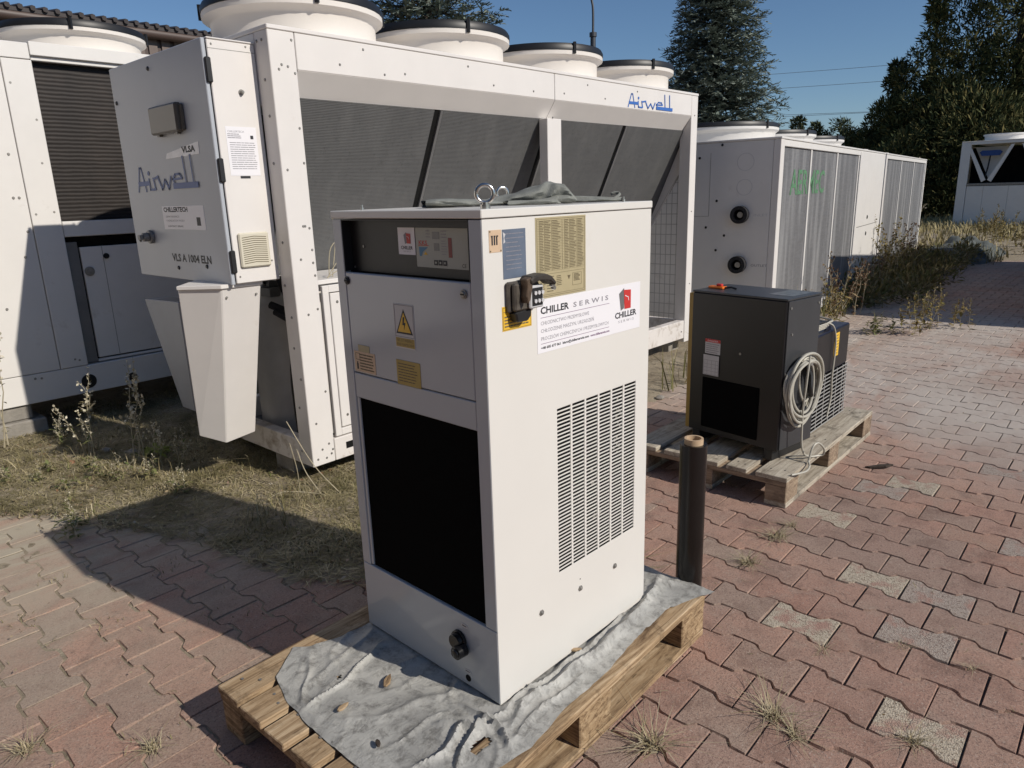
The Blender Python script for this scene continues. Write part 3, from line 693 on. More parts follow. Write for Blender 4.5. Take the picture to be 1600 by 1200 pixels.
# ------------------------------------------------------------------ the cream chiller in front
ch = thing('chiller', 'tall cream chiller cabinet with banner sticker standing on the near pallet', 'chiller', (0, 0, .15), -.0206)
BW, BD, H = .5515, .6438, 1.209      # width along y, depth along x
FR = Face((0, BW, 0), (0,-1,0), UP)   # front, x = BW - y
SD = Face((0, 0, 0), (1,0,0), UP)     # lit side
fy = lambda y: BW-y
rnd = random.Random(3)
mk('inner_frame', M().box(.03, BD-.01, .03, BW-.004, .006, 1.18), DARK, ch)
mk('back_panel', M().box(BD-.004, BD, .004, BW-.004, .004, 1.187), CREAM, ch, .001)
mk('far_side_panel', M().box(.004, BD-.006, BW-.003, BW, .004, 1.187), CREAM, ch, .001)
mk('base_plate', M().box(.006, BD-.006, .006, BW-.006, 0, .0055), DARK, ch)
# lid with folded rim
lid = mk('lid', M().box(-.0025, BD+.003, -.0025, BW+.003, 1.1905, H), CREAM, ch, .0018)
# side panel with louvre opening
gx0, gx1, gz0, gz1 = .236, .582, .268, .722
def hole_plate(face, X, Y, n0, n1, holes):
    m = M(); xs = sorted(set(X)); ys = sorted(set(Y))
    for i in range(len(xs)-1):
        for j in range(len(ys)-1):
            if (i, j) in holes: continue
            vs = [face.p(xs[i],ys[j],n1), face.p(xs[i+1],ys[j],n1), face.p(xs[i+1],ys[j+1],n1), face.p(xs[i],ys[j+1],n1)]
            m.add(vs, [(0,1,2,3)])
    def wall(x0,y0,x1,y1): m.add([face.p(x0,y0,n0), face.p(x1,y1,n0), face.p(x1,y1,n1), face.p(x0,y0,n1)], [(0,1,2,3)])
    nx, ny = len(xs)-1, len(ys)-1
    full = lambda i, j: 0 <= i < nx and 0 <= j < ny and (i, j) not in holes
    for i in range(nx):
        for j in range(ny):
            if not full(i, j): continue
            if not full(i-1, j): wall(xs[i], ys[j], xs[i], ys[j+1])
            if not full(i+1, j): wall(xs[i+1], ys[j], xs[i+1], ys[j+1])
            if not full(i, j-1): wall(xs[i], ys[j], xs[i+1], ys[j])
            if not full(i, j+1): wall(xs[i], ys[j+1], xs[i+1], ys[j+1])
    return m
def weld(m):
    seen = {}; nv = []; mp = []
    for v in m.v:
        k = tuple(round(c, 5) for c in v)
        if k not in seen: seen[k] = len(nv); nv.append(v)
        mp.append(seen[k])
    m.v = nv; m.f = [tuple(mp[i] for i in f) for f in m.f]; return m
side = mk('side_panel', weld(hole_plate(SD, [0.0012, gx0, gx1, BD], [.003, gz0, gz1, 1.1885], -.003, 0, {(1,1)})), CREAM, ch)
mk('condenser', SD.box(M(), gx0-.02, gx1+.02, gz0-.02, gz1+.02, -.034, -.028), DARK, ch)
lv = M(); rows = 45; pt = (gz1-gz0)/rows
for i in range(rows+1):
    z = gz0+i*pt; SD.box(lv, gx0, gx1, max(gz0, z-pt*.19), min(gz1, z+pt*.19), -.0015, -.0006)
cw = (gx1-gx0)/6
for i in range(1, 6): SD.box(lv, gx0+i*cw-.0035, gx0+i*cw+.0035, gz0, gz1, -.0029, -.0003)
mk('louvre_slats', lv, CREAM, ch, kind='stuff')
fm = M()
for (x, z) in ((.53,.62),(.54,.55),(.42,.47),(.44,.36)):
    for _ in range(9): SD.disc(fm, x+rnd.gauss(0,.012), z+rnd.gauss(0,.016), rnd.uniform(.002,.006), -.0279, -.0272, 7)
mk('fin_glints', fm, STEEL, ch, kind='stuff')
for (x, z) in ((.162,.187),(.325,.184),(.487,.183)):
    m = M(); SD.disc(m, x, z, .0085, 0, .003, 6); SD.disc(m, x, z, .0055, .003, .006, 10, .004)
    mk('bolt', m, DULL, ch, .0004)
mk('screw_hole', SD.disc(M(), .325, .212, .002, 0, .0006, 8), DARK, ch)
# front pieces
mk('front_stile', FR.box(M(), .001, fy(.515), .2095, 1.188, -.02, 0), CREAM_SHADED, ch, .0012)
mk('front_stile', FR.box(M(), fy(.0405), fy(.0008), .2095, 1.188, -.02, 0), CREAM_SHADED, ch, .0012)
mk('kick_panel', FR.box(M(), .001, fy(.001), .004, .208, -.018, 0), CREAM_SHADED, ch, .0015)
mk('door_panel', FR.box(M(), fy(.5135), fy(.0422), .788, 1.0545, -.016, -.0008), CREAM_SHADED, ch, .0025)
mk('filter_rail', FR.box(M(), fy(.5135), fy(.0422), .7165, .7855, -.016, -.0012), CREAM_SHADED, ch, .002)
mk('filter_rim', FR.box(M(), fy(.5135), fy(.503), .212, .7155, -.016, -.003), CREAM_SHADED, ch, .001)
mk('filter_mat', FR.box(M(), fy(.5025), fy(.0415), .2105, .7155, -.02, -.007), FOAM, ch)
rec = mk('control_recess', FR.box(M(), fy(.5125), fy(.0425), 1.0565, 1.188, -.034, -.028), BLACK, ch)
rs = M(); FR.box(rs, fy(.5145), fy(.5122), 1.0565, 1.188, -.0275, -.001); FR.box(rs, fy(.0445), fy(.0422), 1.0565, 1.188, -.0275, -.001); FR.box(rs, fy(.5122), fy(.0445), 1.1855, 1.188, -.0275, -.001)
mk('recess_lining', rs, BLACK, ch)
NR0 = -.0278
m = M(); FR.disc(m, fy(.46), 1.12, .0035, NR0, NR0+.002, 8); FR.disc(m, fy(.505), 1.066, .003, NR0, NR0+.002, 8); mk('rivet', m, DULL, ch)
dp = FR.plate('display_panel', fy(.250), fy(.070), 1.078, 1.169, NR0, NR0+.0012, PANELG, ch, .0004); dn = NR0+.0014
dx = lambda u: fy(.250)+u*.18; dz = lambda v: 1.169-v*.091     # u, v in 0..1 over the membrane
m = M(); FR.box(m, dx(.335), dx(.47), dz(.28), dz(.1), dn, dn+.0003); FR.box(m, dx(.36), dx(.46), dz(.57), dz(.38), dn, dn+.0003); mk('display_window', m, GREYM, dp)
m = M(); FR.box(m, dx(.635), dx(.70), dz(.72), dz(.24), dn, dn+.0004); mk('level_bar', m, REDD, dp)
m = M()
for i in range(3): FR.box(m, dx(.35+.087*i), dx(.42+.087*i), dz(.93), dz(.80), dn, dn+.0006)
mk('key', m, INK, dp)
m = M()
for i in range(3): FR.box(m, dx(.37+.087*i), dx(.40+.087*i), dz(.89), dz(.84), dn+.0006, dn+.0008)
mk('key_symbol', m, PANELG, dp)
m = M(); rr = random.Random(5)
for i in range(3): FR.box(m, dx(.21), dx(.21+rr.uniform(.05,.09)), dz(.09+.075*i), dz(.07+.075*i), dn, dn+.0003)
for i in range(3): FR.box(m, dx(.5), dx(.5+rr.uniform(.07,.11)), dz(.09+.075*i), dz(.07+.075*i), dn, dn+.0003)
for i in range(6): FR.box(m, dx(.5), dx(.5+rr.uniform(.08,.12)), dz(.33+.065*i), dz(.315+.065*i), dn, dn+.0003)
mk('panel_print', m, INKG, dp)
FR.text('KKS', dx(.055), dz(.43), .014, RED, dp, dn, width=.03, bold=.0002)
m = M(); FR.box(m, dx(.05), dx(.26), dz(.455), dz(.44), dn, dn+.0003); mk('red_rule', m, RED, dp)
m = M(); FR.poly(m, [(dx(.06),dz(.49)),(dx(.24),dz(.49)),(dx(.13),dz(.62)),(dx(.11),dz(.72)),(dx(.07),dz(.72))], dn, dn+.0003); mk('blue_emblem', m, SKYB, dp)
m = M(); FR.poly(m, [(dx(.15),dz(.68)),(dx(.19),dz(.60)),(dx(.23),dz(.68))], dn, dn+.0003); mk('yellow_emblem', m, YEL, dp)
FR.text('CE', dx(.87), dz(.95), .012, INK, dp, dn)
def chiller_emblem(face, x, y, s, n, parent, words=True):   # the red and grey leaves mark
    m = M(); face.poly(m, [(x-.40*s,y+.30*s),(x-.02*s,y+.52*s),(x-.02*s,y-.38*s),(x-.26*s,y-.46*s)], n, n+.0003); mk('grey_leaf', m, INKG if words else GREYM, parent)
    m = M(); face.poly(m, [(x-.05*s,y+.44*s),(x+.5*s,y+.40*s),(x+.5*s,y-.42*s),(x+.02*s,y-.42*s)], n+.0003, n+.0007); mk('red_leaf', m, RED, parent)
    m = M(); face.stroke(m, [(x+.06*s,y+.18*s),(x+.2*s,y+.12*s),(x+.3*s,y+.1*s),(x+.32*s,y-.05*s)], .035*s, n+.0008, n+.001); mk('white_thread', m, PAPER, parent)
st = FR.plate('small_logo_sticker', fy(.3165), fy(.2535), 1.105, 1.1685, NR0, NR0+.001, PAPER, ch)
chiller_emblem(FR, fy(.283), 1.143, .028, NR0+.0012, st); FR.text('CHILLER', fy(.285), 1.1175, .0115, INK, st, NR0+.0013, align='CENTER', width=None, bold=.0002); FR.text('S E R W I S', fy(.285), 1.111, .0055, INKG, st, NR0+.0013, align='CENTER')
for y, z in ((.506,1.033),(.063,1.029)):
    m = M(); FR.disc(m, fy(y), z, .0105, -.0008, .003, 18); FR.disc(m, fy(y), z, .008, .003, .006, 18, .0065)
    lt = mk('latch', m, BLACK if y > .3 else DULL, ch, .0005); FR.plate('latch_slot', fy(y)-.0055, fy(y)+.0055, z-.0012, z+.0012, .006, .0068, DARK, lt)
# warning sticker
ws = FR.plate('warning_sticker', fy(.3185), fy(.2430), .880, .989, -.0006, .0004, PAPERG, ch); n = .0006
m = M(); FR.frame(m, fy(.3165), fy(.2450), .908, .987, .0012, n, n+.0003); mk('sticker_border', m, INKG, ws)
m = M(); FR.poly(m, [(fy(.3125),.916),(fy(.249),.916),(fy(.281),.977)], n, n+.0003); mk('triangle', m, INK, ws)
m = M(); FR.poly(m, [(fy(.306),.9205),(fy(.2555),.9205),(fy(.281),.969)], n+.0004, n+.0007); mk('triangle_fill', m, YELD if False else YEL, ws)
m = M(); FR.poly(m, [(fy(.283),.958),(fy(.277),.958),(fy(.2805),.944),(fy(.274),.944),(fy(.2815),.925),(fy(.2795),.938),(fy(.2865),.938)], n+.0008, n+.001); mk('flash', m, INK, ws)
m = M(); FR.box(m, fy(.3165), fy(.2450), .883, .9055, n, n+.0003); mk('caption_field', m, YELD, ws)
FR.text('NIE OTWIERAĆ', fy(.281), .8965, .0095, INKY, ws, n+.0005, align='CENTER', width=.064); FR.text('POD NAPIĘCIEM', fy(.281), .8865, .0085, INKY, ws, n+.0005, align='CENTER', width=.064)
ys_ = FR.plate('gold_sticker', fy(.3225), fy(.2310), .7855, .8485, -.0006, .0006, YELD, ch)
mk('fine_print', FR.dashes(M(), fy(.316), fy(.238), .792, .843, 7, .0022, .0007, rnd, .8, 5), INKY, ys_, kind='stuff')
bs = FR.plate('service_plate', fy(.5035), fy(.4125), .793, .848, -.0006, .0006, PINKP, ch); FR.plate('plate_tab', fy(.483), fy(.434), .8485, .866, -.0006, .0006, BEIGE, bs)
mk('fine_print', FR.dashes(M(), fy(.48), fy(.417), .797, .844, 6, .0034, .0007, rnd, .85, 3), INKY, bs, kind='stuff')
m = M(); FR.box(m, fy(.494), fy(.487), .799, .815, .0007, .001); FR.disc(m, fy(.4905), .8175, .0025, .0007, .001, 10); FR.frame(m, fy(.497), fy(.478), .825, .843, .001, .0007, .001); mk('pictogram', m, INK, bs)
# drain knob on the kick panel
kx, kz = fy(.139), .132
kb = M(); FR.disc(kb, kx, kz, .026, 0, .010, 26, .025); FR.disc(kb, kx, kz, .022, .010, .022, 26, .020); kn = mk('drain_cap', kb, BLACKG, ch, .001, smooth=True)
m = M(); FR.disc(m, kx+.020, kz-.017, .019, .006, .036, 22, .0175); FR.disc(m, kx+.020, kz-.017, .013, .036, .041, 18, .011); mk('cap_plug', m, BLACKG, kn, .001, smooth=True)
def oval(x, z, a, b, n0, n1): return [(x+a*math.cos(2*PI*i/16), z+b*math.sin(2*PI*i/16)) for i in range(16)]
FR_lab = mk('oval_label', FR.poly(M(), oval(fy(.119), .178, .013, .0058, 0, 1), 0, .0008), PAPERG, ch); mk('fine_print', FR.dashes(M(), fy(.119)-.008, fy(.119)+.008, .1755, .1805, 1, .0022, .0009, rnd, .9, 4), INK, FR_lab)
FR_lab = mk('oval_label', FR.poly(M(), oval(fy(.115), .046, .012, .005, 0, 1), 0, .0008), PAPERG, ch); mk('fine_print', FR.dashes(M(), fy(.115)-.008, fy(.115)+.008, .0435, .0485, 1, .002, .0009, rnd, .9, 4), INK, FR_lab)
m = M(); FR.disc(m, fy(.114), .026, .0095, -.0002, .0012, 18); mk('drain_hole', m, DARK, ch)
# side stickers
s1 = SD.plate('peach_plate', .020, .058, 1.1185, 1.1655, 0, .0008, PINKP, ch); m = M()
for i in range(3): SD.box(m, .027+.007*i, .031+.007*i, 1.134, 1.152, .0008, .0012)
for i in range(3): SD.box(m, .026+.008*i, .031+.008*i, 1.151, 1.154, .0012, .0015)
mk('plate_symbol', m, INK, s1)
m = M()
for x, z in ((.023,1.1625),(.023,1.1215),(.055,1.1215)): SD.disc(m, x, z, .0018, .0008, .0014, 8)
mk('rivet', m, INKY, s1)
s2 = SD.plate('blue_grey_data_plate', .0605, .1345, 1.0585, 1.1648, 0, .0009, BLUEP, ch)
mk('fine_print', SD.dashes(M(), .07, .128, 1.075, 1.16, 9, .0016, .001, rnd, .6, 4), INKG, s2, kind='stuff')
m = M(); SD.poly(m, [(.0615,1.160),(.070,1.155),(.066,1.147),(.069,1.138),(.0625,1.135),(.064,1.146)], .001, .0013); mk('worn_patch', m, PAPERG, s2)
s3 = SD.plate('parts_list_plate', .168, .3525, 1.0003, 1.1847, 0, .0009, BEIGE, ch)
m = M(); SD.frame(m, .172, .349, 1.004, 1.181, .0008, .001, .0013)
for x in (.181,.198,.224,.262,.271,.290,.318): SD.box(m, x, x+.0006, 1.062, 1.178, .001, .0013)
for i in range(32): SD.box(m, .174, .347, 1.062+i*.0037, 1.0624+i*.0037, .001, .0012)
SD.frame(m, .176, .345, 1.008, 1.056, .0006, .001, .0013); SD.frame(m, .30, .335, 1.02, 1.05, .0006, .001, .0013)
mk('table_rules', m, INKY, s3, kind='stuff')
m = M()
for (x0, x1) in ((.183,.197),(.2,.222),(.227,.258),(.273,.289),(.292,.316),(.321,.345)): SD.dashes(m, x0, x1, 1.064, 1.178, 31, .0016, .0013, rnd, .55, 2)
for (x0, x1, y0, y1) in ((.182,.20,1.02,1.05),(.205,.235,1.012,1.052),(.24,.262,1.025,1.05),(.305,.33,1.03,1.048)): SD.dashes(m, x0, x1, y0, y1, 6, .0016, .0013, rnd, .7, 3)
SD.poly(m, [(.281,1.046),(.292,1.046),(.2865,1.036)], .0013, .0016); mk('fine_print', m, INKY, s3, kind='stuff')
s4 = SD.plate('amber_notice', .0525, .1485, .944, .9985, 0, .0009, YEL, ch)
m = M(); SD.frame(m, .0545, .1465, .946, .9965, .0009, .001, .0013); SD.box(m, .056, .145, .9855, .9865, .001, .0013); mk('border', m, INKY, s4)
mk('fine_print', SD.dashes(M(), .059, .142, .950, .978, 4, .0030, .001, rnd, .95, 7), INKY, s4, kind='stuff')
# banner
bn = SD.plate('banner_sticker', .168, .5955, .872, .9975, 0, .0008, PAPER, ch); n = .001
FB = Face(SD.p(0, 0, 0), (1,0,0), UP)
FB.text('CHILLER', .180, .965, .0225, INK, bn, n, width=.105, bold=.0007); FB.text('S E R W I S', .302, .966, .017, INKG, bn, n, width=.145, bold=.0003)
m = M(); SD.box(m, .18, .452, .9555, .9565, n, n+.0003); SD.box(m, .18, .452, .8935, .8945, n, n+.0003); mk('rule', m, INKP, bn)
FB.text('CHŁODNICTWO PRZEMYSŁOWE', .18, .9385, .0125, INKG, bn, n, width=.185); FB.text('CHŁODZENIE MASZYN, URZĄDZEŃ', .18, .9205, .0125, INKG, bn, n, width=.205); FB.text('PROCESÓW CHEMICZNYCH I PRZEMYSŁOWYCH', .18, .9015, .0125, INKG, bn, n, width=.268)
FB.text('+48 605 677 061', .18, .881, .0085, INK, bn, n, width=.072, bold=.0003); FB.text('biuro@chillerserwis.com', .26, .881, .0085, INK, bn, n, width=.105, bold=.0003); FB.text('www.chillerserwis.com', .372, .881, .0085, INKP, bn, n, width=.082, bold=.0003)
chiller_emblem(FB, .520, .957, .060, n, bn, False)
FB.text('CHILLER', .478, .9105, .0215, INK, bn, n, width=.100, bold=.0007); FB.text('S E R W I S', .493, .897, .0095, INKG, bn, n, width=.072)
# plug connector with open cap
cx, cz = .113, 1.022
cb = M(); SD.box(cb, .063, .158, .984, 1.052, 0, .012); SD.box(cb, .070, .150, .988, 1.049, .012, .026)
cn = mk('plug_connector', cb, mat('connector_housing', (.075,.064,.052), .55, var=.4, scale=40), ch, .004)
m = M(); SD.box(m, .108, .154, .990, 1.041, .026, .035); mk('insert_rim', m, PAPERG, cn, .003)
m = M(); SD.box(m, .114, .149, .9955, 1.0355, .0351, .0358); mk('insert', m, BLACK, cn)
m = M()
for i in range(2):
    for j in range(3): SD.disc(m, .1235+.012*j, 1.006+.018*i, .0046, .0358, .0385, 10)
mk('pin', m, PAPERG, cn)
m = M(); SD.poly(m, [(.095,1.055),(.105,1.063),(.145,1.066),(.168,1.058),(.184,1.043),(.179,1.036),(.160,1.048),(.125,1.052),(.098,1.046)], .012, .05)
mk('cap_lever', m, mat('old_rubber', (.035,.028,.022), .6, var=.4, scale=50), cn, .003)
m = M(); SD.poly(m, [(.085,1.058),(.103,1.062),(.106,1.04),(.098,1.012),(.09,1.004),(.085,1.02),(.088,1.04)], .026, .046); mk('cap_spring', m, mat('rusty_spring', (.11,.075,.05), .6, .3, var=.4, scale=60), cn, .002)
m = M(); SD.poly(m, [(.072,.985),(.126,.989),(.124,.972),(.112,.962),(.078,.963)], .001, .024); mk('cable_throat', m, BLACK, cn, .003)
m = M(); SD.disc(m, .178, 1.038, .0065, .036, .044, 10); SD.disc(m, .182, 1.030, .005, .036, .044, 10); mk('cap_hinge', m, STEEL, cn)
# eye bolts on the lid
def eyebolt(x, y, a):
    e = M(); e.cyl((x, y, H), .011, .009, 14); e.cyl((x, y, H), .0075, .014, 12)
    c = Vector((x, y, H+.031)); d = Vector((math.cos(a), math.sin(a), 0))
    e.tube([c+d*.0185*math.cos(t)+Vector((0,0,.0185*math.sin(t))) for t in [2*PI*i/36 for i in range(36)]], .0046, 12, True)
    mk('eye_bolt', e, mat('polished_steel', (.62,.6,.56), .25, 1., var=.1), ch, smooth=True)
eyebolt(.055, .042, -.75); eyebolt(.585, .500, -.35)
for x, y in ((.06,.50),(.60,.06)):
    m = M(); m.cyl((x, y, H), .005, .006, 8); m.cyl((x, y, H+.006), .0028, .007, 8); mk('lid_stud', m, STEEL, ch)

# cloth thrown on the lid: a flat flap, a rolled bundle with a hem, and a thin twisted tail, one mesh
def cloth():
    m = M(); A = Vector((.16, .37)); B = Vector((.615, .075)); D = (B-A); Lc = D.length; D.normalize(); Nn = Vector((-D.y, D.x))
    def roll(path, n=26, folds=5, fa=.13, seed=0, k=14):   # path rows: u, offset, centre height, half width, half height
        P_ = np.array(path); us = np.linspace(0, 1, k*(len(path)-1)+1); t0 = np.linspace(0, 1, len(path)); rows = []
        Q = np.stack([np.interp(us, t0, P_[:,c]) for c in range(5)], 1); Q[1:-1] = (Q[:-2]+2*Q[1:-1]+Q[2:])/4
        o = len(m.v)
        for i, (u, off, zc, hw, hh) in enumerate(Q):
            for j in range(n):
                t = 2*PI*j/n; f = 1+fa*math.sin(folds*t+6*noise.noise((u*7, seed, 1))+u*9)+.10*noise.noise((math.cos(t)*2, math.sin(t)*2+u*16, seed))
                p = A+D*Lc*(u+.004*math.sin(3*t+seed))+Nn*(off+hw*math.cos(t)*f)
                m.v.append((p.x, p.y, H+max(.0012, zc+hh*math.sin(t)*f)))
        for i in range(len(Q)-1):
            for j in range(n): m.f.append((o+i*n+j, o+i*n+(j+1)%n, o+(i+1)*n+(j+1)%n, o+(i+1)*n+j))
        m.f.append(tuple(o+(len(Q)-1)*n+j for j in range(n)))
    roll([(.0,.01,.010,.052,.010),(.05,.005,.012,.060,.011),(.18,.0,.011,.060,.009),(.30,-.004,.009,.05,.007),(.37,-.006,.008,.03,.005)], seed=2, folds=3, fa=.10)
    roll([(.25,.02,.006,.030,.005),(.34,.012,.011,.040,.010),(.45,.008,.016,.050,.015),(.56,.004,.026,.052,.025),(.63,.0,.030,.050,.0285),(.69,-.004,.025,.044,.023),(.735,-.008,.010,.03,.009)], seed=5, folds=4, fa=.12)
    roll([(.38,-.055,.006,.009,.0055),(.48,-.052,.0065,.009,.006),(.58,-.054,.008,.010,.0075),(.625,-.050,.010,.012,.0095),(.645,-.046,.008,.006,.006)], seed=8, folds=3, fa=.18, n=16)
    roll([(.60,-.036,.012,.020,.012),(.68,-.032,.014,.022,.0135),(.715,-.030,.010,.018,.0095)], seed=11, folds=3, fa=.16, n=18)
    roll([(.70,.0,.010,.024,.009),(.78,-.004,.009,.026,.008),(.88,-.006,.0075,.020,.0065),(.95,-.01,.006,.011,.005),(.985,-.012,.006,.006,.005)], seed=14, folds=4, fa=.2)
    roll([(.945,-.012,.007,.006,.004),(.975,-.008,.015,.006,.005),(.985,-.002,.021,.006,.005),(.965,.002,.024,.006,.004),(.945,.003,.021,.005,.004)], seed=17, folds=2, fa=.2, n=12, k=5)
    o = mk('cloth', m, CLOTH, smooth=True, label='crumpled grey green cotton rag lying on the lid of the cream chiller', cat='rag')
    o.location = (0, 0, .15); o.rotation_euler = (0, 0, -.0206)
cloth()
m = M(); 
# film roll
fr = thing('film_roll', 'black stretch film roll with a cardboard core standing behind the near pallet', 'film roll', (.862, -.052, 0))
mk('film', M().lathe([(.030,.105),(.0415,.105),(.0425,.11),(.0425,.30),(.0420,.45),(.0423,.607),(.0415,.612),(.030,.612)], 40, close=True), FILM, fr, smooth=True)
mk('core', M().lathe([(.0225,.0),(.0295,.0),(.0295,.63),(.0225,.63)], 32, close=True), CARD, fr, smooth=True)

# ------------------------------------------------------------------ the dryers on the second pallet
d1 = thing('air_dryer', 'large charcoal box shaped air dryer at the front of the weathered pallet', 'air dryer', (2.018, .129, .144), -.163)
a, b_, z0, z1 = .5035, .285, .05, .757
F1 = Face((0, a, 0), (0,-1,0), UP); S1 = Face((0, 0, 0), (1,0,0), UP); f1 = lambda y: a-y
mk('body', M().box(.003, b_, 0.002, a-.002, z0+.004, z1-.004), DRY1, d1, .003)
mk('side_panel', S1.box(M(), .012, b_-.002, z0+.008, z1-.006, -.002, .003), DRY1S, d1, .002)
mk('lid', M().box(-.001, b_+.004, -.003, a+.002, z1-.004, z1+.006), DRY1S, d1, .002)
mk('front_panel', F1.box(M(), .002, a-.002, z0+.006, z1-.006, -.003, .002), DRY1, d1, .002)
mk('intake_filter', F1.box(M(), f1(.425), f1(.108), .085, .340, .0022, .006), FOAM, d1, .002)
for y in (.03, .44):
    mk('foot', M().box(.01, b_-.01, y, y+.045, 0, z0+.004), BLACK, d1, .002)
l1 = F1.plate('white_label', f1(.418), f1(.331), .461, .534, .0022, .003, PAPERG, d1); m = M(); F1.box(m, f1(.418), f1(.331), .518, .534, .003, .0034); mk('red_header', m, RED, l1)
F1.text('DANGER', f1(.405), .5215, .011, PAPER, l1, .0037, width=.06)
mk('fine_print', F1.dashes(M(), f1(.412), f1(.337), .464, .514, 5, .003, .0032, rnd, .85, 3), INKG, l1, kind='stuff')
l2 = F1.plate('data_label', f1(.423), f1(.333), .337+.018, .455, .0062, .007, PAPERG, d1); m = M(); F1.frame(m, f1(.420), f1(.336), .358, .43, .0012, .0072, .0075)
for x in (.40,.375,.352): F1.box(m, f1(x), f1(x)+.001, .358, .43, .0072, .0075)
for z in (.375,.392,.41): F1.box(m, f1(.420), f1(.336), z, z+.001, .0072, .0075)
mk('label_grid', m, INKG, l2)
m = M(); F1.disc(m, f1(.22), .366+.12, .006, .002, .005, 12); mk('screw', m, DULL, d1)
m = M()
for (x, z) in ((.03,.72),(.05,.60),(.26,.72),(.02,.42),(.27,.30)): S1.disc(m, x, z, .006, .003, .006, 8)
mk('side_screw', m, DULL, d1)
mk('ochre_panel', M().box(.015, b_-.01, a+.004, a+.034, .05, z1-.012), OCHRE, d1, .003)
sw = M(); sw.box(.09, .13, .40, .485, z1+.006, z1+.018); so = mk('orange_handle', sw, ORANGE, d1, .003)
m = M(); m.box(.10, .12, .415, .445, z1+.018, z1+.030); mk('red_latch', m, RED, so, .003)
m = M(); m.tube([(.11,.40,z1+.012),(.12,.37,z1+.016),(.125,.345,z1+.010)], .005, 6); mk('lever', m, BLACK, so)
sh = mk('worn_label', M().box(.09, .27, .03, .15, z1+.0062, z1+.0068), mat('worn_foil', (.16,.17,.18), .3, .4, var=.5, scale=30), d1)
# coil of cable hung on the side
cc = M(); r = random.Random(4)
def loop(cx, cz, ax, az, off, tilt, n=40):
    return [S1.p(cx+ax*math.cos(t)*math.cos(tilt)-az*math.sin(t)*math.sin(tilt), cz+ax*math.cos(t)*math.sin(tilt)+az*math.sin(t)*math.cos(tilt), off+.006*math.sin(2*t+cx*40)) for t in [2*PI*i/n for i in range(n)]]
CO = thing('cable_coil', 'coil of pale grey cable hung on the side of the charcoal dryer', 'cable', (2.018, .129, .144), -.163)
zc = .338
for i in range(8):
    m = M(); ax = .112+r.uniform(-.034,.032); az = .160+r.uniform(-.045,.024)
    m.tube(loop(.128+r.uniform(-.016,.02), zc+r.uniform(-.014,.016), ax, az, .018+.0105*(i % 4)+r.uniform(0,.003), r.uniform(-.38,.22)), .0064, 8, True); mk('cable_turn', m, CABLE, CO, smooth=True)
m = M(); m.tube(loop(.165, zc+.04, .075, .105, .030, .05), .0052, 8, True); mk('cable_turn', m, CABLE, CO, smooth=True)
tail = [(.12,.50,.06),(.10,.44,.066),(.092,.36,.066),(.092,.26,.06),(.095,.16,.06),(.105,.08,.06),(.13,.03,.062),(.17,.009,.07),(.215,.006,.085),(.235,.012,.10),(.215,.05,.11),(.17,.085,.105),(.135,.075,.10),(.115,.03,.098),(.105,.007,.10),(.06,.006,.13),(-.01,.006,.15),(-.09,.006,.13)]
def smooth_path(p, k=6):
    out = []; p = [Vector(q) for q in p]
    for i in range(len(p)-1):
        a0 = p[max(0, i-1)]; a1 = p[i]; a2 = p[i+1]; a3 = p[min(len(p)-1, i+2)]
        for j in range(k):
            t = j/k; out.append(.5*((2*a1)+(-a0+a2)*t+(2*a0-5*a1+4*a2-a3)*t*t+(-a0+3*a1-3*a2+a3)*t**3))
    out.append(p[-1]); return out
m = M(); m.tube(smooth_path([S1.p(*q) for q in tail]), .0048, 8); mk('cable_tail', m, CABLE, CO, smooth=True)
m = M(); m.tube(smooth_path([S1.p(.15,.45,.02), S1.p(.17,.40,.04), S1.p(.16,.34,.05), S1.p(.18,.30,.045)]), .011, 8); mk('black_plug', m, BLACK, CO, smooth=True)
m = M(); S1.disc(m, .14, .462, .011, .003, .06, 12); mk('hook', m, DULL, CO)

d2 = thing('air_dryer', 'small navy dryer with yellow label and wire grille behind the charcoal one', 'air dryer', (2.36, .150, .144), 0)
mk('body', M().box(0, .618, .004, .40, .012, .515), DRY2, d2, .004)
F2 = Face((0,0,0), (1,0,0), UP)
mk('side_panel', F2.box(M(), .012, .61, .30, .51, -.004, .001), DRY1, d2, .002)
mk('fan_opening', F2.box(M(), .05, .61, .015, .295, -.004, -.0025), FOAM, d2)
g = M()
for i in range(14): z = .02+i*.0205; g.tube([F2.p(.05, z, .006), F2.p(.615, z, .006)], .0028, 6)
for x in (.10,.19,.28,.37,.46,.55,.612): g.tube([F2.p(x, .015, .003), F2.p(x, .293, .003)], .003, 6)
mk('wire_grille', g, WIREW, d2, kind='stuff')
yl = F2.plate('yellow_label', .385, .455, .365, .49, .001, .002, YEL, d2); mk('fine_print', F2.dashes(M(), .392, .448, .372, .484, 7, .004, .0022, rnd, .8, 3), INKY, yl, kind='stuff')
F2.plate('label_fold', .382, .458, .427, .4285, .0021, .0026, INKY, yl)
mk('foot', M().box(.02, .09, .02, .38, 0, .012), BLACK, d2); mk('foot', M().box(.52, .59, .02, .38, 0, .012), BLACK, d2)
m = M(); m.box(.36, .44, .10, .16, .515, .545); mk('plug', m, BLACK, d2, .008)
c2 = thing('cable_coil', 'pale cable looped on top of the small navy dryer', 'cable', (2.36, .150, .659))
for i in range(4):
    q = M(); q.tube([(.30+(.13+.012*i)*math.cos(t)+.01*i, .13+(.10+.006*i)*math.sin(t), .008+.010*i+.006*math.sin(3*t)) for t in [2*PI*k/32 for k in range(32)]], .0055, 8, True); mk('cable_turn', q, CABLE, c2, smooth=True)
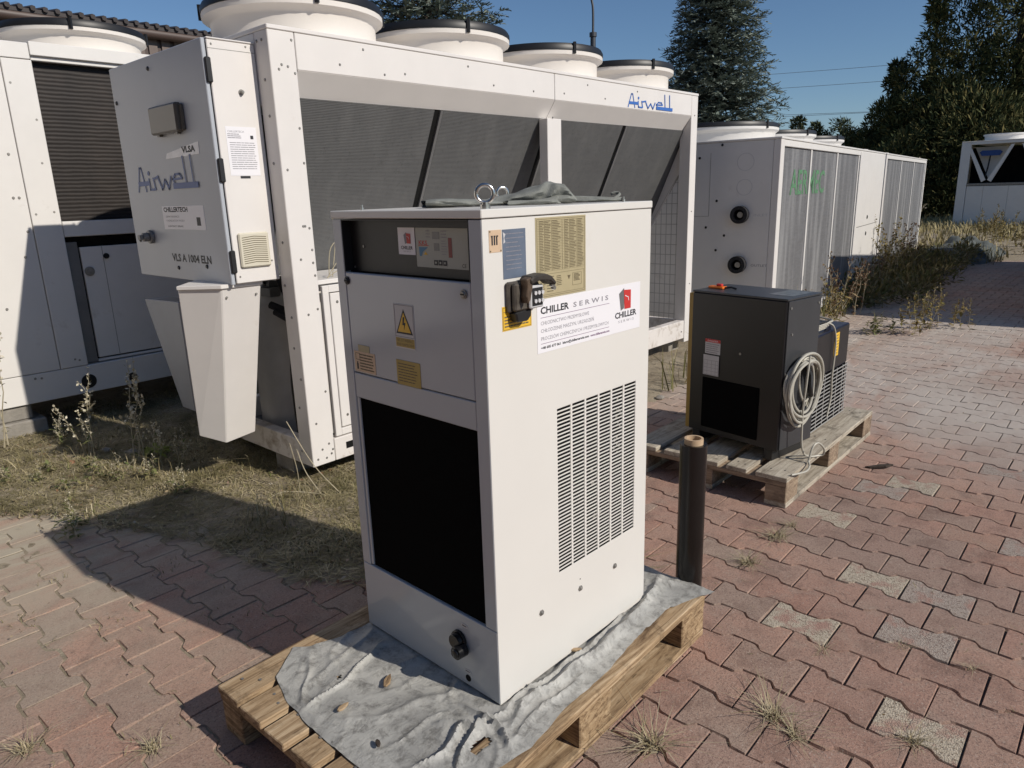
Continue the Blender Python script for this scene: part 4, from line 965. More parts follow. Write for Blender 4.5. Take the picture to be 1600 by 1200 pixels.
q = M(); q.tube(smooth_path([(.30,.05,.04),(.33,.0,.03),(.36,-.012,-.03),(.372,-.012,-.12),(.36,-.012,-.25),(.37,-.012,-.36),(.33,-.012,-.46)]), .005, 8); mk('cable_tail', q, CABLE, c2, smooth=True)
q = M(); q.tube(smooth_path([(.05,.10,.03),(.18,.03,.055),(.33,.02,.045),(.48,.06,.01)]), .007, 8); mk('black_cable', q, BLACK, c2, smooth=True)

# ------------------------------------------------------------------ fans
GUARD = mat('black_fan_guard', (.012,.012,.013), .45, var=.2)
def fan(parent, x, y, z, r, h, mt=FANW, guard=True, flare=.035, k=40, nb=3):
    prof = [(r+.010, z), (r+.001, z+.012), (r, z+.03), (r, z+h*.66), (r+.006, z+h*.73), (r+flare-.004, z+h*.82), (r+flare+.004, z+h*.85), (r+flare+.005, z+h), (r+flare-.012, z+h), (r+.0, z+h*.78), (r-.008, z+h*.7), (r-.02, z+.01)]
    s = mk('fan_shroud', M().lathe(prof, k, (x, y, 0), close=True), mt, parent, smooth=True)
    if guard:
        g = M(); R = r+flare
        g.lathe([(R-.004, z+h+.001), (R+.008, z+h+.001), (R+.008, z+h+.024), (R-.004, z+h+.044), (R-.016, z+h+.046)], k, (x, y, 0), close=True)
        for q in (.3, .48, .66, .84): g.tube([(x+R*q*math.cos(t), y+R*q*math.sin(t), z+h+.047) for t in [2*PI*i/28 for i in range(28)]], .004, 5, True)
        for i in range(8):
            t = 2*PI*i/8+.3; c_, s_ = math.cos(t), math.sin(t)
            g.tube([(x+.06*c_, y+.06*s_, z+h+.040), (x+R*c_, y+R*s_, z+h+.034)], .005, 5)
        g.cyl((x, y, z+h+.025), .09, .03, 16)
        for t in (-1.9, -.5, 1.2, 2.6):
            g.tube([(x+(R+.008)*math.cos(t), y+(R+.008)*math.sin(t), z+h-.02), (x+(R+.008)*math.cos(t), y+(R+.008)*math.sin(t), z+h+.05)], .012, 5)
        mk('fan_guard', g, GUARD, s, smooth=True)
        b = M()
        for i in range(nb+2):
            t = 2*PI*i/(nb+2); u = Vector((math.cos(t), math.sin(t), 0)); v = Vector((-math.sin(t), math.cos(t), 0)); c = Vector((x, y, z+h*.45))
            b.prism([c+u*.09-v*.06, c+u*(r-.03)-v*.12+Vector((0,0,-.05)), c+u*(r-.03)+v*.10+Vector((0,0,.05)), c+u*.09+v*.06+Vector((0,0,.03))], (0,0,.006))
        b.cyl((x, y, z+h*.35), .10, h*.4, 16); mk('fan_blades', b, DARK, s)
    return s
def dots(face, pts, r=.006, n0=0, n1=.004, k=7, m=None):
    m = m or M()
    for x, y in pts: face.disc(m, x, y, r, n0, n1, k, r*.7)
    return m

# ------------------------------------------------------------------ the big white unit with the blue script
OX, OY = .699, 1.918
aw = thing('chiller', 'long white air cooled chiller with four fans and blue script, behind the cream chiller', 'chiller', (OX, OY, 0))
L, DP, T = 3.80, 1.02, 2.117
FA = Face((0,0,0), (1,0,0), UP); EA = Face((0, 0, 0), (0,-1,0), UP)     # front, and the left end (x = -y)
def bx(name, x0, x1, y0, y1, z0, z1, mt=WHITE, par=aw, bev=.003, **k): return mk(name, M().box(x0,x1,y0,y1,z0,z1), mt, par, bev, **k)
bx('corner_post', 0, .13, 0, .11, .10, 2.098); bx('corner_post', 3.70, L, 0, .10, .10, 2.098)
bx('corner_post', 0, .11, DP-.1, DP, .10, 2.098); bx('corner_post', L-.1, L, DP-.1, DP, .10, 2.098)
bx('middle_post', 1.880, 2.020, .002, .07, .292, 1.835)
bx('front_beam', .133, 1.953, 0, .03, 1.945, 2.098); bx('front_beam', 1.957, 3.697, 0, .03, 1.945, 2.098)
for x0, x1 in ((.133,1.953),(1.957,3.697)):
    m = M().hexa([(x0,.0005,1.943),(x1,.0005,1.943),(x1,.075,1.84),(x0,.075,1.84),(x0,.004,1.9445),(x1,.004,1.9445),(x1,.080,1.843),(x0,.080,1.843)]); mk('beam_return', m, WHITE, aw)
bx('top_deck', -.002, L+.002, -.004, DP+.004, 2.0985, T)
bx('rear_beam', .12, L-.11, DP-.03, DP, 1.85, 2.097)
bx('end_plate', .0005, .02, .112, DP-.101, 1.80, 2.097); bx('end_beam', .0, .06, .112, DP-.101, .10, .225, WHITED)
bx('base_beam', .133, 1.97, .0, .06, .10, .215, WHITED); bx('base_beam', 1.973, 3.697, .004, .07, .135, .290, WHITED); bx('base_beam', .12, L-.11, DP-.06, DP, .10, .25); bx('end_beam', L-.06, L-.002, .105, DP-.101, .135, .28, WHITED)
bx('floor_plate', .10, 1.95, .07, DP-.07, .12, .135, GREYM)
# slanted coils, four on each flank
for k, (x0, x1) in enumerate(((.135,1.000),(1.066,1.962),(2.022,2.822),(2.882,3.755))):
    for sgn in (0, 1):
        f = (lambda y: y) if not sgn else (lambda y: DP-y)
        p = [(x0,f(.068),1.835),(x1,f(.068),1.835),(x1,f(.478),.95),(x0,f(.478),.95)]
        q = [(a_, b2+(.05 if not sgn else -.05), c_+.02) for a_, b2, c_ in p]
        mk('coil_panel', M().hexa(p+q), COIL, aw, nrm=True)
for x in (1.033, 1.992, 2.852):
    m = M().hexa([(x-.030,.080,1.835),(x+.030,.080,1.835),(x+.030,.490,.95),(x-.030,.490,.95),(x-.030,.13,1.85),(x+.030,.13,1.85),(x+.030,.54,.97),(x-.030,.54,.97)]); mk('coil_divider', m, DARK, aw)
    m = M().hexa([(x+.012,.066,1.835),(x+.030,.066,1.835),(x+.030,.476,.95),(x+.012,.476,.95),(x+.012,.079,1.838),(x+.030,.079,1.838),(x+.030,.489,.953),(x+.012,.489,.953)]); mk('coil_rail', m, GREYM, aw)
bx('coil_tray', .13, L-.05, .46, .56, .90, .948, GREYM)
# lower enclosure on the left half: framed doors
bx('enclosure_back', .14, 1.87, .075, .09, .216, 1.0, WHITE)
bx('enclosure_lid', .134, 1.88, .02, .44, .990, 1.012, WHITE)
for x0, x1 in ((.150,.98),(1.0,1.86)):
    m = M(); FA.frame(m, x0, x1, .222, .985, .035, -.02, -.003); fr_ = mk('door_frame', m, WHITE, aw, .002)
    dd = bx('enclosure_door', x0+.042, x1-.042, .006, .02, .262, .945, WHITE)
    FA.plate('door_slot', x0+.13, x0+.17, .575, .598, -.0065, -.003, BLACK, dd); mk('door_screw', dots(FA, [(x0+.08,.90),(x0+.08,.32),(x1-.08,.9),(x1-.08,.32)], .008, -.006, -.002), DULL, dd)
FA.plate('lifting_slot', .20, .25, .145, .180, .0, .0012, DARK, aw)
# right end: sloped plate with wire mesh under it
xe = 3.735
mk('end_web', M().prism([(xe,.004,1.84),(xe,.066,1.832),(xe,.400,1.09),(xe,.355,1.09),(xe,.125,1.49),(xe,.004,1.66)], (.02,0,0)), WHITE, aw)
m = M()
zt = lambda y: (1.66-(y)*1.35) if y < .125 else 1.49-(y-.125)*1.56
for i in range(14):
    y = .03+i*.05
    if y < .5: m.tube([(xe+.01, y, .285), (xe+.01, y, max(.5, zt(y)))], .0028, 5)
for i in range(14):
    z = .33+i*.085
    ymax = .125+(1.49-z)/1.56 if z < 1.49 else .1
    m.tube([(xe+.01, .02, z), (xe+.01, min(.5, ymax), z)], .0028, 5)
m.tube([(xe+.008, .125, 1.49), (xe+.008, .40, 1.06)], .009, 6); mk('wire_mesh', m, WIREW, aw, kind='stuff')
# fans
for k in range(4): fan(aw, .465+.974*k, .503, T, .404, .162)
# rivets
pts = [(.115,2.065),(.118,1.93),(.055,1.96),(.085,1.955),(.04,1.94),(.113,1.70),(.118,1.55),(.03,1.52),(.08,1.27),(.09,1.27),(.112,1.26),(.115,1.16),(.113,1.10),(.117,1.04),(.05,1.12),(.113,.88),(.06,.86),(.11,.47),(.04,.32),(.10,.20),(.06,.18),(.11,.145),(.03,.135),(.08,.13),(.12,.165),
       (.36,1.99),(.75,1.985),(1.4,1.985),(1.75,1.98),(.5,2.07),(1.2,2.065),(2.3,2.06),(2.9,2.065),(.62,1.97),(1.95,1.33),(2.05,1.99),(2.5,1.99),(3.75,1.95),(3.75,1.2),(3.76,.6),(3.65,.2),(1.93,1.84)]
mk('rivets', dots(FA, pts, .0065, 0, .0035), DULL, aw, kind='stuff')
mk('rivets', dots(EA, [(-.05,2.06),(-.09,2.06),(-.17,2.05),(-.055,1.9),(-.06,1.55),(-.06,1.2),(-.08,1.0),(-.05,.85),(-.06,.7),(-.03,.55),(-.07,.4),(-.06,.17),(-.09,.17),(-.05,1.75)], .007, 0, .004), DULL, aw, kind='stuff')
logo(FA, 2.775, 3.385, 1.957, 2.072, BLUE, aw)
# electric cabinet on the left end
cy0, cy1, cz0, cz1 = .112, 1.112, 1.030, 2.048
body = bx('control_cabinet', -.218, -.003, cy0, cy1, cz0, cz1, WHITE)
bx('cabinet_hood', -.2195, -.0025, cy0-.004, cy1+.004, 2.0485, 2.056, WHITE, body)
mk('cabinet_seam', M().box(-.2165, -.004, cy0-.0006, cy0+.001, 2.012, 2.0145), DULL, body)
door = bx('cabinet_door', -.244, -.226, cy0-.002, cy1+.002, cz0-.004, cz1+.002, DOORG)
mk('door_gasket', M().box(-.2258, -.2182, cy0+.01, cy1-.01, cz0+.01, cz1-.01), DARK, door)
DF = Face((-.244, 0, 0), (0,-1,0), UP); dY = lambda Y: -(Y-OY)     # door coordinates from the world y
for z in (1.926, 1.522, 1.129):
    m = M().box(-.240, -.214, cy0-.014, cy0-.001, z-.05, z+.05); mk('hinge', m, BLACK, door, .004)
wn = mk('display_cover', DF.box(M(), dY(2.563), dY(2.278), 1.700, 1.823, 0, .035), BRONZE, door, .008); mk('cover_back', DF.box(M(), dY(2.553), dY(2.262), 1.705, 1.815, .0, .016), BRONZE, door, .004)
m = M(); DF.box(m, dY(2.53), dY(2.505), 1.692, 1.700, .004, .02); DF.box(m, dY(2.34), dY(2.315), 1.692, 1.700, .004, .02); mk('cover_tab', m, BRONZE, wn)
tp = mk('taped_label', DF.poly(M(), [(dY(2.515),1.593),(dY(2.17),1.599),(dY(2.165),1.650),(dY(2.20),1.648),(dY(2.50),1.617)], 0, .0015), TAPE, door)
DF.text('VLSA', dY(2.335), 1.612, .036, INK, tp, .002, width=.135, bold=.0015)
logo(DF, dY(2.895), dY(2.222), 1.452, 1.600, BLUED, door)
pp = DF.plate('paper_notice', dY(2.645), dY(2.203), 1.268, 1.378, 0, .001, PAPER, door)
DF.text('CHILLERTECH', dY(2.628), 1.351, .030, INK, pp, .0013, width=.262, bold=.0012); DF.text('SERWIS CHŁODNICZY', dY(2.612), 1.324, .0125, INKG, pp, .0013, width=.15); DF.text('I AGREGATÓW WODY', dY(2.612), 1.305, .0125, INKG, pp, .0013, width=.20); DF.text('KONTAKT: SERWIS', dY(2.60), 1.279, .0115, INK, pp, .0013, width=.165)
m = M(); DF.box(m, dY(2.285), dY(2.247), 1.287, 1.325, .001, .0014); mk('print_block', m, INK, pp)
DF.text('VLS A 1004 ELN', dY(2.607), 1.115, .050, INK, door, .0006, width=.415, bold=.0016)
m = M(); DF.disc(m, dY(2.813), 1.228, .034, 0, .02, 20); DF.disc(m, dY(2.813), 1.228, .022, .02, .05, 16); DF.box(m, dY(2.83), dY(2.796), 1.216, 1.240, .05, .068); mk('rotary_switch', m, GREYM, door, .003)
mk('door_bolt', dots(DF, [(dY(2.57),1.997),(dY(2.995),1.887),(dY(2.551),1.082),(dY(2.245),1.101),(dY(2.97),1.208)], .011, 0, .006, 9), BLACK, door)
CF = Face((0, cy0, 0), (1,0,0), UP); cX = lambda X: X-OX
pp = CF.plate('paper_notice', cX(.516), cX(.658), 1.500, 1.705, 0, .001, PAPER, body)
CF.text('CHILLERTECH', cX(.524), 1.681, .0115, INKG, pp, .0013, width=.075)
mk('fine_print', CF.dashes(CF.dashes(M(), cX(.522), cX(.585), 1.655, 1.678, 3, .003, .0012, rnd, .8, 3), cX(.528), cX(.65), 1.525, 1.643, 13, .0026, .0012, rnd, .9, 5), INKG, pp, kind='stuff')
m = M(); CF.box(m, cX(.628), cX(.642), 1.655, 1.670, .001, .0014); mk('print_block', m, INK, pp)
CF.plate('rating_strip', cX(.560), cX(.607), 1.488, 1.4985, 0, .001, INK, body)
vt = mk('vent_grille', CF.box(M(), cX(.508), cX(.655), 1.098, 1.253, 0, .014), GRYSH, body, .006)
vm = M()
for i in range(13):
    z = 1.118+i*.0095
    vm.add([CF.p(cX(.522),z-.0030,.0142),CF.p(cX(.5815),z+.0025,.0142),CF.p(cX(.641),z-.0030,.0142),CF.p(cX(.641),z+.0005,.0142),CF.p(cX(.5815),z+.006,.0142),CF.p(cX(.522),z+.0005,.0142)], [(0,1,4,5),(1,2,3,4)])
mk('vent_slits', vm, INKY, vt, kind='stuff')
m = M(); CF.disc(m, cX(.61), 1.848, .012, 0, .006, 14); CF.disc(m, cX(.61), 1.848, .008, .006, .02, 12, .006); mk('lock', m, DULL, body, .001)
mk('screw', dots(CF, [(cX(.50),2.03),(cX(.655),2.035),(cX(.50),1.06),(cX(.665),1.12)], .005, 0, .003), DULL, body)
# tapered cable ducts under the cabinet
def duct(top, bot, mt=WHITE):
    return mk('cable_duct', M().hexa([(x-OX, y-OY, z) for x, y, z in bot]+[(x-OX, y-OY, z) for x, y, z in top]), mt, aw, .004)
duct([(.421,2.06,1.028),(.614,2.06,1.028),(.62,2.58,1.028),(.289,2.211,1.028)], [(.447,2.285,.222),(.606,2.285,.240),(.61,2.60,.26),(.352,2.365,.270)])
m = M().hexa([(x-OX, y-OY, z) for x, y, z in [(.416,2.055,1.012),(.619,2.055,1.012),(.625,2.585,1.012),(.283,2.209,1.012),(.416,2.055,1.0295),(.619,2.055,1.0295),(.625,2.585,1.0295),(.283,2.209,1.0295)]]); mk('duct_flange', m, WHITE, aw, .002)
mk('duct_screw', dots(Face((0, 2.075-OY, 0), (1,0,0), UP), [(.445-OX,.97),(.59-OX,.97)], .007, -.01, .006), DULL, aw)
duct([(.47,2.66,.90),(.60,2.66,.90),(.60,3.09,.885),(.47,3.09,.885)], [(.49,2.70,.30),(.58,2.70,.30),(.58,2.85,.30),(.49,2.85,.30)], mat('blue_grey_duct_shade', (.27,.29,.33), .45, var=.05))  # rear duct: deep shade under the cabinet is put into its blue-grey colour
# things seen through the open left end
m = M(); m.cyl((.40,.62,.14), .28, .72, 28); m.lathe([(.28,.86),(.26,.93),(.14,.97),(.0001,.985)], 28, (.40,.62,0)); mk('compressor_shell', m, TANK, aw, smooth=True)
m = M()
for pts in ([(.10,.22,.16),(.10,.25,.5),(.12,.23,.8),(.10,.30,1.02)], [(.16,.30,.16),(.17,.28,.6),(.15,.32,1.02)], [(.06,.30,.85),(.10,.18,.80),(.16,.16,.79),(.22,.2,.84)], [(.06,.34,.88),(.12,.2,.83),(.2,.18,.81)]): m.tube(smooth_path(pts), .020, 8)
mk('pipe', m, PIPE, aw, smooth=True)
m = M()
for i in range(7): m.tube(smooth_path([(.05+.012*i,.20+.02*(i%3),1.03),(.07+.01*i,.19+.02*(i%3),.8),(.06+.015*i,.22+.02*(i%2),.5),(.08,.24,.15)]), .006, 5)
mk('wiring', m, BLACK, aw, smooth=True)
bx('concrete_block', .02, .17, .22, .40, 0, .099, CONC, None, .006, label='concrete block set back under the left front corner of the long white chiller', cat='concrete block').location = (OX, OY, 0)
bx('concrete_block', 3.62, 3.79, .10, .28, 0, .134, CONC, None, .006, label='concrete block under the right front corner of the long white chiller', cat='concrete block').location = (OX, OY, 0)

# ------------------------------------------------------------------ the white unit at the left edge
UX, UY = 0, 4.1
lu = thing('chiller', 'white chiller at the left edge half shaded, with a brown coil window', 'chiller', (UX, UY, 0))
FL = Face((0,0,0), (1,0,0), UP)
b2 = lambda n, *a, mt=WHITE2, bev=.003: bx(n, *a, mt, lu, bev)
b2('side_panel', -1.7, .268, 0, .02, .382, 2.234); b2('corner_post', .272, .430, -.004, .08, .382, 2.234)
b2('top_rail', -1.7, .425, -.006, .03, 2.238, 2.327); b2('top_rail', .429, 2.7, -.008, .03, 2.262, 2.338); b2('coil_lintel', .432, 2.7, .012, .05, 2.236, 2.2615)
b2('base_beam', -1.7, 2.7, -.002, .06, .196, .378); b2('sill_rail', .434, 2.7, .0, .06, 1.205, 1.30)
b2('roof_deck', -1.7, 2.7, .031, 1.05, 2.30, 2.326); b2('back_panel', -1.7, 2.7, 1.03, 1.05, .2, 2.3); b2('end_panel', 2.68, 2.7, .06, 1.03, .2, 2.3); b2('end_panel', -1.7, -1.68, .06, 1.03, .2, 2.3)
mk('coil_window', FL.box(M(), .434, 2.66, 1.302, 2.235, -.075, -.06), COILB, lu)
m = M(); m.box(.434, 2.66, .061, .075, .38, 1.20); mk('recess', m, DARK, lu)
m = M(); m.box(.434, .50, .02, .058, .39, 1.17); mk('door_jamb', m, GREYM, lu)
dd = b2('access_door', .512, 2.5, .020, .045, .412, 1.135); b2('door_track', .505, 2.5, .018, .05, .386, .402)
FL.plate('door_seam', .640, .6435, .415, 1.133, -.0198, -.0193, DULL, dd)
m = M(); FL.disc(m, .545, .98, .030, -.02, -.012, 20); FL.disc(m, .545, .98, .022, -.012, -.008, 18); mk('round_lock', m, DULL, dd, .001)
m = M(); FL.disc(m, .66, 1.07, .018, -.02, -.010, 12); mk('door_knob', m, BLACK, dd)
m = M(); FL.disc(m, .418, .272, .046, -.003, .004, 22); mk('pipe_hole', m, BLACK, lu)
m = M(); FL.disc(m, .69, .245, .03, -.003, .004, 18); mk('pipe_hole', m, BLACK, lu)
mk('bolts', dots(FL, [(.245,2.17),(.30,2.1),(.22,1.7),(.20,1.45),(.23,1.45),(.24,1.25),(.20,1.1),(.40,1.9),(.385,1.65),(.40,1.36),(.30,1.35),(.385,.42),(.36,.43),(.0,1.3),(.05,.8),(.1,2.0),(.12,.35),(.155,.345)], .009, -.001, .006, 8), DULL, lu, kind='stuff')
fan(lu, .86, .53, 2.327, .405, .15)
fan(lu, 2.0, .53, 2.327, .405, .15)
# cast shade on this unit comes from the cabinet; blocks under it
for i, (x0, x1, y0, z0, z1, lb) in enumerate([(-.32,.075,.02,.10,.195,'upper concrete block under the left edge unit, touching its base beam'), (-.30,.135,-.02,0,.099,'lower concrete block under the left edge unit, lying in dry grass')]):
    mk('concrete_block', M().box(x0, x1, y0, y0+.30, z0, z1), CONC, bev=.008, label=lb, cat='concrete block', loc=(UX, UY, 0))
mk('concrete_block', M().box(1.8, 2.2, -.02, .28, 0, .195), CONC, bev=.008, label='concrete block under the shaded end of the left edge unit', cat='concrete block', loc=(UX, UY, 0))

# ------------------------------------------------------------------ the row of units on the right
def row_unit(label, loc, rz, L, D, T, panels, blank, fans, ports=False, word=None, low=0, group=None):
    t = thing('chiller', label, 'chiller', loc, rz, group); F = Face((0,0,0), (1,0,0), UP); E = Face((0,0,0), (0,-1,0), UP)
    p = lambda n, *a, mt=WHITE2, bev=.004: bx(n, *a, mt, t, bev)
    p('corner_post', 0, .105, 0, .06, .06, T-.02, mt=WHITE); p('corner_post', L-.08, L, 0, .06, .06, T-.02)
    p('end_panel', 0, .02, .062, D, .06, T-.02); p('end_panel', L-.02, L, .062, D, .06, T-.02); p('back_panel', .021, L-.021, D-.02, D, .06, T-.02)
    p('roof_deck', -.005, L+.005, -.005, D+.005, T-.019, T); p('base_beam', .107, L-.082, .004, .06, .05, .15)
    p('top_beam', .107, L-.082, .002, .05, T-.075, T-.0205)
    for (x0, x1) in panels:
        mk('coil_panel', F.box(M(), x0+.02, x1-.02, .16, T-.08, -.05, -.02), COILR, t)
        p('mullion', x1-.018, x1+.018, .008, .05, .152, T-.077)
    p('inner_wall', .1, L-.1, .08, .1, .1, T-.05, mt=DARK)
    for (x0, x1) in blank:
        q = p('blank_panel', x0, x1, -.004, .02, .152, T-.03)
        mk('panel_bolt', dots(F, [(x0+(x1-x0)*.45, T*.53), (x0+(x1-x0)*.45, T*.41)], .03, .004, .012), BLACK, q); F.plate('panel_seam', x0+.1, x1-.1, T*.47, T*.47+.008, .004, .0045, DULL, q)
    for (x, y) in fans: fan(t, x, y, T, .60 if not low else .5, .17-low, WHITE2, not low, .03, 32)
    if ports:
        for z, r in ((1.13,.075),(.70,.075)):
            m = M(); E.ring(m, -.31, z, .045, r, .0005, .06, 26); pr = mk('pipe_port', m, PIPE, t, smooth=True)
            m = M(); E.disc(m, -.31, z, .045, .001, .012, 20); mk('pipe_plug', m, DARK, pr)
            m = M(); E.disc(m, -.30, z, .025, .012, .05, 12); mk('pipe_stub', m, DULL, pr)
        m = M(); E.ring(m, -.29, 1.57, .070, .073, .0005, .002, 24); E.ring(m, -.29, 1.36, .065, .068, .0005, .002, 24); mk('knockout_ring', m, PAPERG, t)
        mk('end_bolt', dots(E, [(-.5,1.72),(-.53,1.25),(-.62,1.02),(-.45,.95),(-.52,.82),(-.85,1.1),(-.8,.6),(-.70,1.62)], .012, .0005, .006), BLACK, t)
        m = M(); E.box(m, -.60, -.597, 1.12, 1.66, .0002, .001); E.box(m, -.9, -.6, 1.117, 1.12, .0002, .001); mk('end_seam', m, DULL, t)
        E.text('INLET', -.20, 1.115, .03, PAPERG, t, .001, width=.12); E.text('OUTLET', -.20, .685, .03, INKG, t, .001, width=.14)
    if word:
        F.text(word, .42, 1.285, .31, GREENP, t, -.0175, width=1.28, bold=.004)
    return t
ya = .1174
ae = row_unit('long white chiller with green lettering on its coils, behind the charcoal dryer', (5.045, 1.435, .02), ya, 5.16, 2.1, 1.76, [(.087,1.07),(1.07,2.20),(2.20,3.36)], [(3.40,5.07)], [(1.30,1.05),(2.85,1.05),(4.4,1.05)], True, 'AERMEC')
va = Vector((math.cos(ya), math.sin(ya), 0))
row_unit('far white chiller with narrow coil panels at the end of the right row', Vector((5.045, 1.435, .02))+va*5.26, ya, 4.6, 2.0, 1.76, [(.09,1.55),(1.55,3.0),(3.0,4.45)], [], [(1.2,1.0),(3.2,1.0)], low=.06)
sp = mk('sheet_panel', M().box(0, 2.6, 0, 1.0, 0, .03), WHITE, label='loose white sheet metal panel lying on top of the lettered chiller', cat='metal panel', bev=.004)
sp.location = (6.0, 3.35, 2.03); sp.rotation_euler = (.06, -.02, .1)
row_unit('white chiller standing right of the picture that shades the paving by the weeds', (7.70, -2.75, .02), 0, 6.4, 2.35, 2.12, [(.09,2.0),(2.0,4.0),(4.0,6.3)], [], [(1.2,1.2),(3.2,1.2),(5.2,1.2)])

row_unit('white chiller continuing the left row beyond the left edge of the picture', (-6.3, 4.1, .15), 0, 4.4, 1.4, 2.2, [(.09,.95),(1.9,2.9)], [(.97,1.88),(2.92,4.3)], [(1.1,.7),(3.1,.7)])
# far unit with V coils, seen end on
vu = thing('chiller', 'distant shaded white chiller with a V shaped coil end, at the right edge', 'chiller', (24.3, 3.88, 0))
EV = Face((0,0,0), (0,-1,0), UP)
vb = lambda n, x0, x1, z0, z1, n0, n1, mt=WHITE2, bev=.006: mk(n, EV.box(M(), x0, x1, z0, z1, n0, n1), mt, vu, bev)
Wv = 3.0
vb('corner_post', 0, .24, .02, 2.44, -.12, 0); vb('corner_post', Wv-.24, Wv, .02, 2.44, -.12, 0); vb('top_beam', .243, Wv-.243, 2.36, 2.44, -.12, -.002)
vb('rail', .243, Wv-.243, 1.20, 1.27, -.12, -.004, DULL); vb('back_wall', .1, Wv-.1, .1, 2.3, -1.2, -1.1, DARK); vb('roof', 0, Wv, 2.441, 2.46, -4, .01); vb('side_wall', .0, .03, .05, 2.36, -4, -.125); vb('side_wall', Wv-.03, Wv, .05, 2.36, -4, -.125)
for i, x in enumerate((.25,.68,1.30,1.90)): vb('lower_panel', x, (.675,1.295,1.895,Wv-.245)[i], .06, 1.19, -.10, -.02)
for c in (.72, 2.05):
    for sg in (-1, 1):
        m = EV.poly(M(), [(c+sg*.58,2.33),(c+sg*.50,2.33),(c+sg*.02,1.36),(c+sg*.12,1.30)], -.10, -.03); mk('coil_end', m, WHITE2, vu, .004)
    m = EV.poly(M(), [(c-.45,2.30),(c+.45,2.30),(c+.04,1.42),(c-.04,1.42)], -.5, -.48); mk('v_panel', m, WHITE2, vu)
    m = M(); EV.poly(m, [(c-.28,2.14),(c-.22,2.19),(c+.22,2.19),(c+.28,2.14),(c+.22,2.04),(c-.22,2.04)], -.3, -.2); mk('blue_badge', m, BLUED, vu)
    m = M(); m.tube([EV.p(c, 2.04, -.2), EV.p(c-.02, 1.7, -.15), EV.p(c-.06, 1.40, -.1)], .02, 6); mk('cable', m, BLACK, vu)
fan(vu, 1.5, -.82, 2.46, .52, .22, WHITE2, False)
# ------------------------------------------------------------------ building, lamp, wires
bd = thing('building', 'grey hall with a brown corrugated eave behind the left edge unit', 'building', (0, 11, -.05))
def wall_block(): return M().box(-14, 5.05, .75, 12, 0, 3.72)
mk('wall', wall_block(), WALLG, bd)
corr = M()
for i in range(95): x = -13.9+i*.2; corr.box(x, x+.13, .0+.02, .05, 3.50, 3.92)
mk('soffit_cladding', corr, BROWNL, bd, kind='stuff'); mk('fascia', M().box(-14.1, 5.1, .05, .09, 3.48, 3.93), BROWN, bd); mk('soffit', M().box(-14.1, 5.1, .09, .749, 3.50, 3.53), BROWN, bd)
g = M(); g.tube([(-14.2, -.06, 3.95), (5.15, -.06, 3.95)], .075, 10); mk('gutter', g, BROWN, bd, smooth=True)
mk('roof', M().hexa([(-14.2,-.12,4.0),(5.2,-.12,4.0),(5.2,12,5.5),(-14.2,12,5.5),(-14.2,-.12,4.05),(5.2,-.12,4.05),(5.2,12,5.55),(-14.2,12,5.55)]), ROOFM, bd)
tl = M()
for i in range(129): x = -14.1+i*.15; tl.tube([(x, -.16, 4.055), (x, 1.4, 4.25)], .036, 6)
mk('roof_tiles', tl, ROOFM, bd, kind='stuff')
m = M(); m.box(5.06, 5.2, -.1, 12, 3.75, 4.1); mk('verge_board', m, BROWN, bd)
lp = thing('lamp_post', 'thin grey lamp post with a curved top rising behind the third fan', 'lamp post', (11.9, 8.28, 0))
m = M(); m.tube([(0,0,0),(0,0,4.45)], [.07,.055], 10); m.tube([(0,0,4.42),(0,0,4.5)], .075, 10); mk('pole', m, POLE, lp, smooth=True)
m = M(); m.tube(smooth_path([(0,0,4.46),(0,0,4.9),(-.02,.02,5.1),(-.10,.08,5.45),(-.35,.3,5.7),(-.8,.65,5.75)]), .024, 8); mk('arm', m, POLE, lp, smooth=True)
m = M(); m.lathe([(.03,0),(.12,.03),(.1,.09),(.03,.12)], 14, (-.95,.77,5.69)); mk('lamp_head', m, POLE, lp, smooth=True)
for (za, zb, lb) in ((7.70,7.20,'uppermost overhead wire crossing the blue sky on the right'), (6.95,6.45,'thin overhead wire crossing the middle of the sky on the right'), (5.62,4.85,'overhead wire just above the far treetops'), (5.95,4.7,'slanting overhead wire that runs down towards the dark conifers')):
    A_ = Vector((34, 36, za+.3)); B_ = Vector((46, -4, zb)); m = M()
    m.tube([A_.lerp(B_, t/20)-Vector((0,0,.35*math.sin(PI*t/20))) for t in range(21)], .010, 5)
    mk('overhead_wire', m, GREYM, label=lb, cat='overhead wire', group='overhead wires')
# unseen hall added behind the viewpoint to block low sky light and deepen shade
hb = thing('building', 'added unseen dark hall blocking sky light left of and behind the viewpoint', 'building', (-8.5, -16, 0))
HALL_BLOCKER = mat('sky_blocker_cladding', (.07,.066,.064), .7, var=.15)
mk('wall', M().box(-12, 0, 0, 34, 0, 7.2), HALL_BLOCKER, hb); mk('roof', M().box(-12.3, .3, -.3, 34.3, 7.21, 7.5), ROOFM, hb)  # wall and roof of the added unseen sky blocker
wm = M()
for i in range(8):
    mk('window', M().box(.002, .06, 2+4*i, 4.2+4*i, 2.2, 4.4), mat('sky_blocker_window', (.35,.38,.4), .15) if i == 0 else bpy.data.materials['sky_blocker_window'], hb)  # windows of the added unseen sky blocker

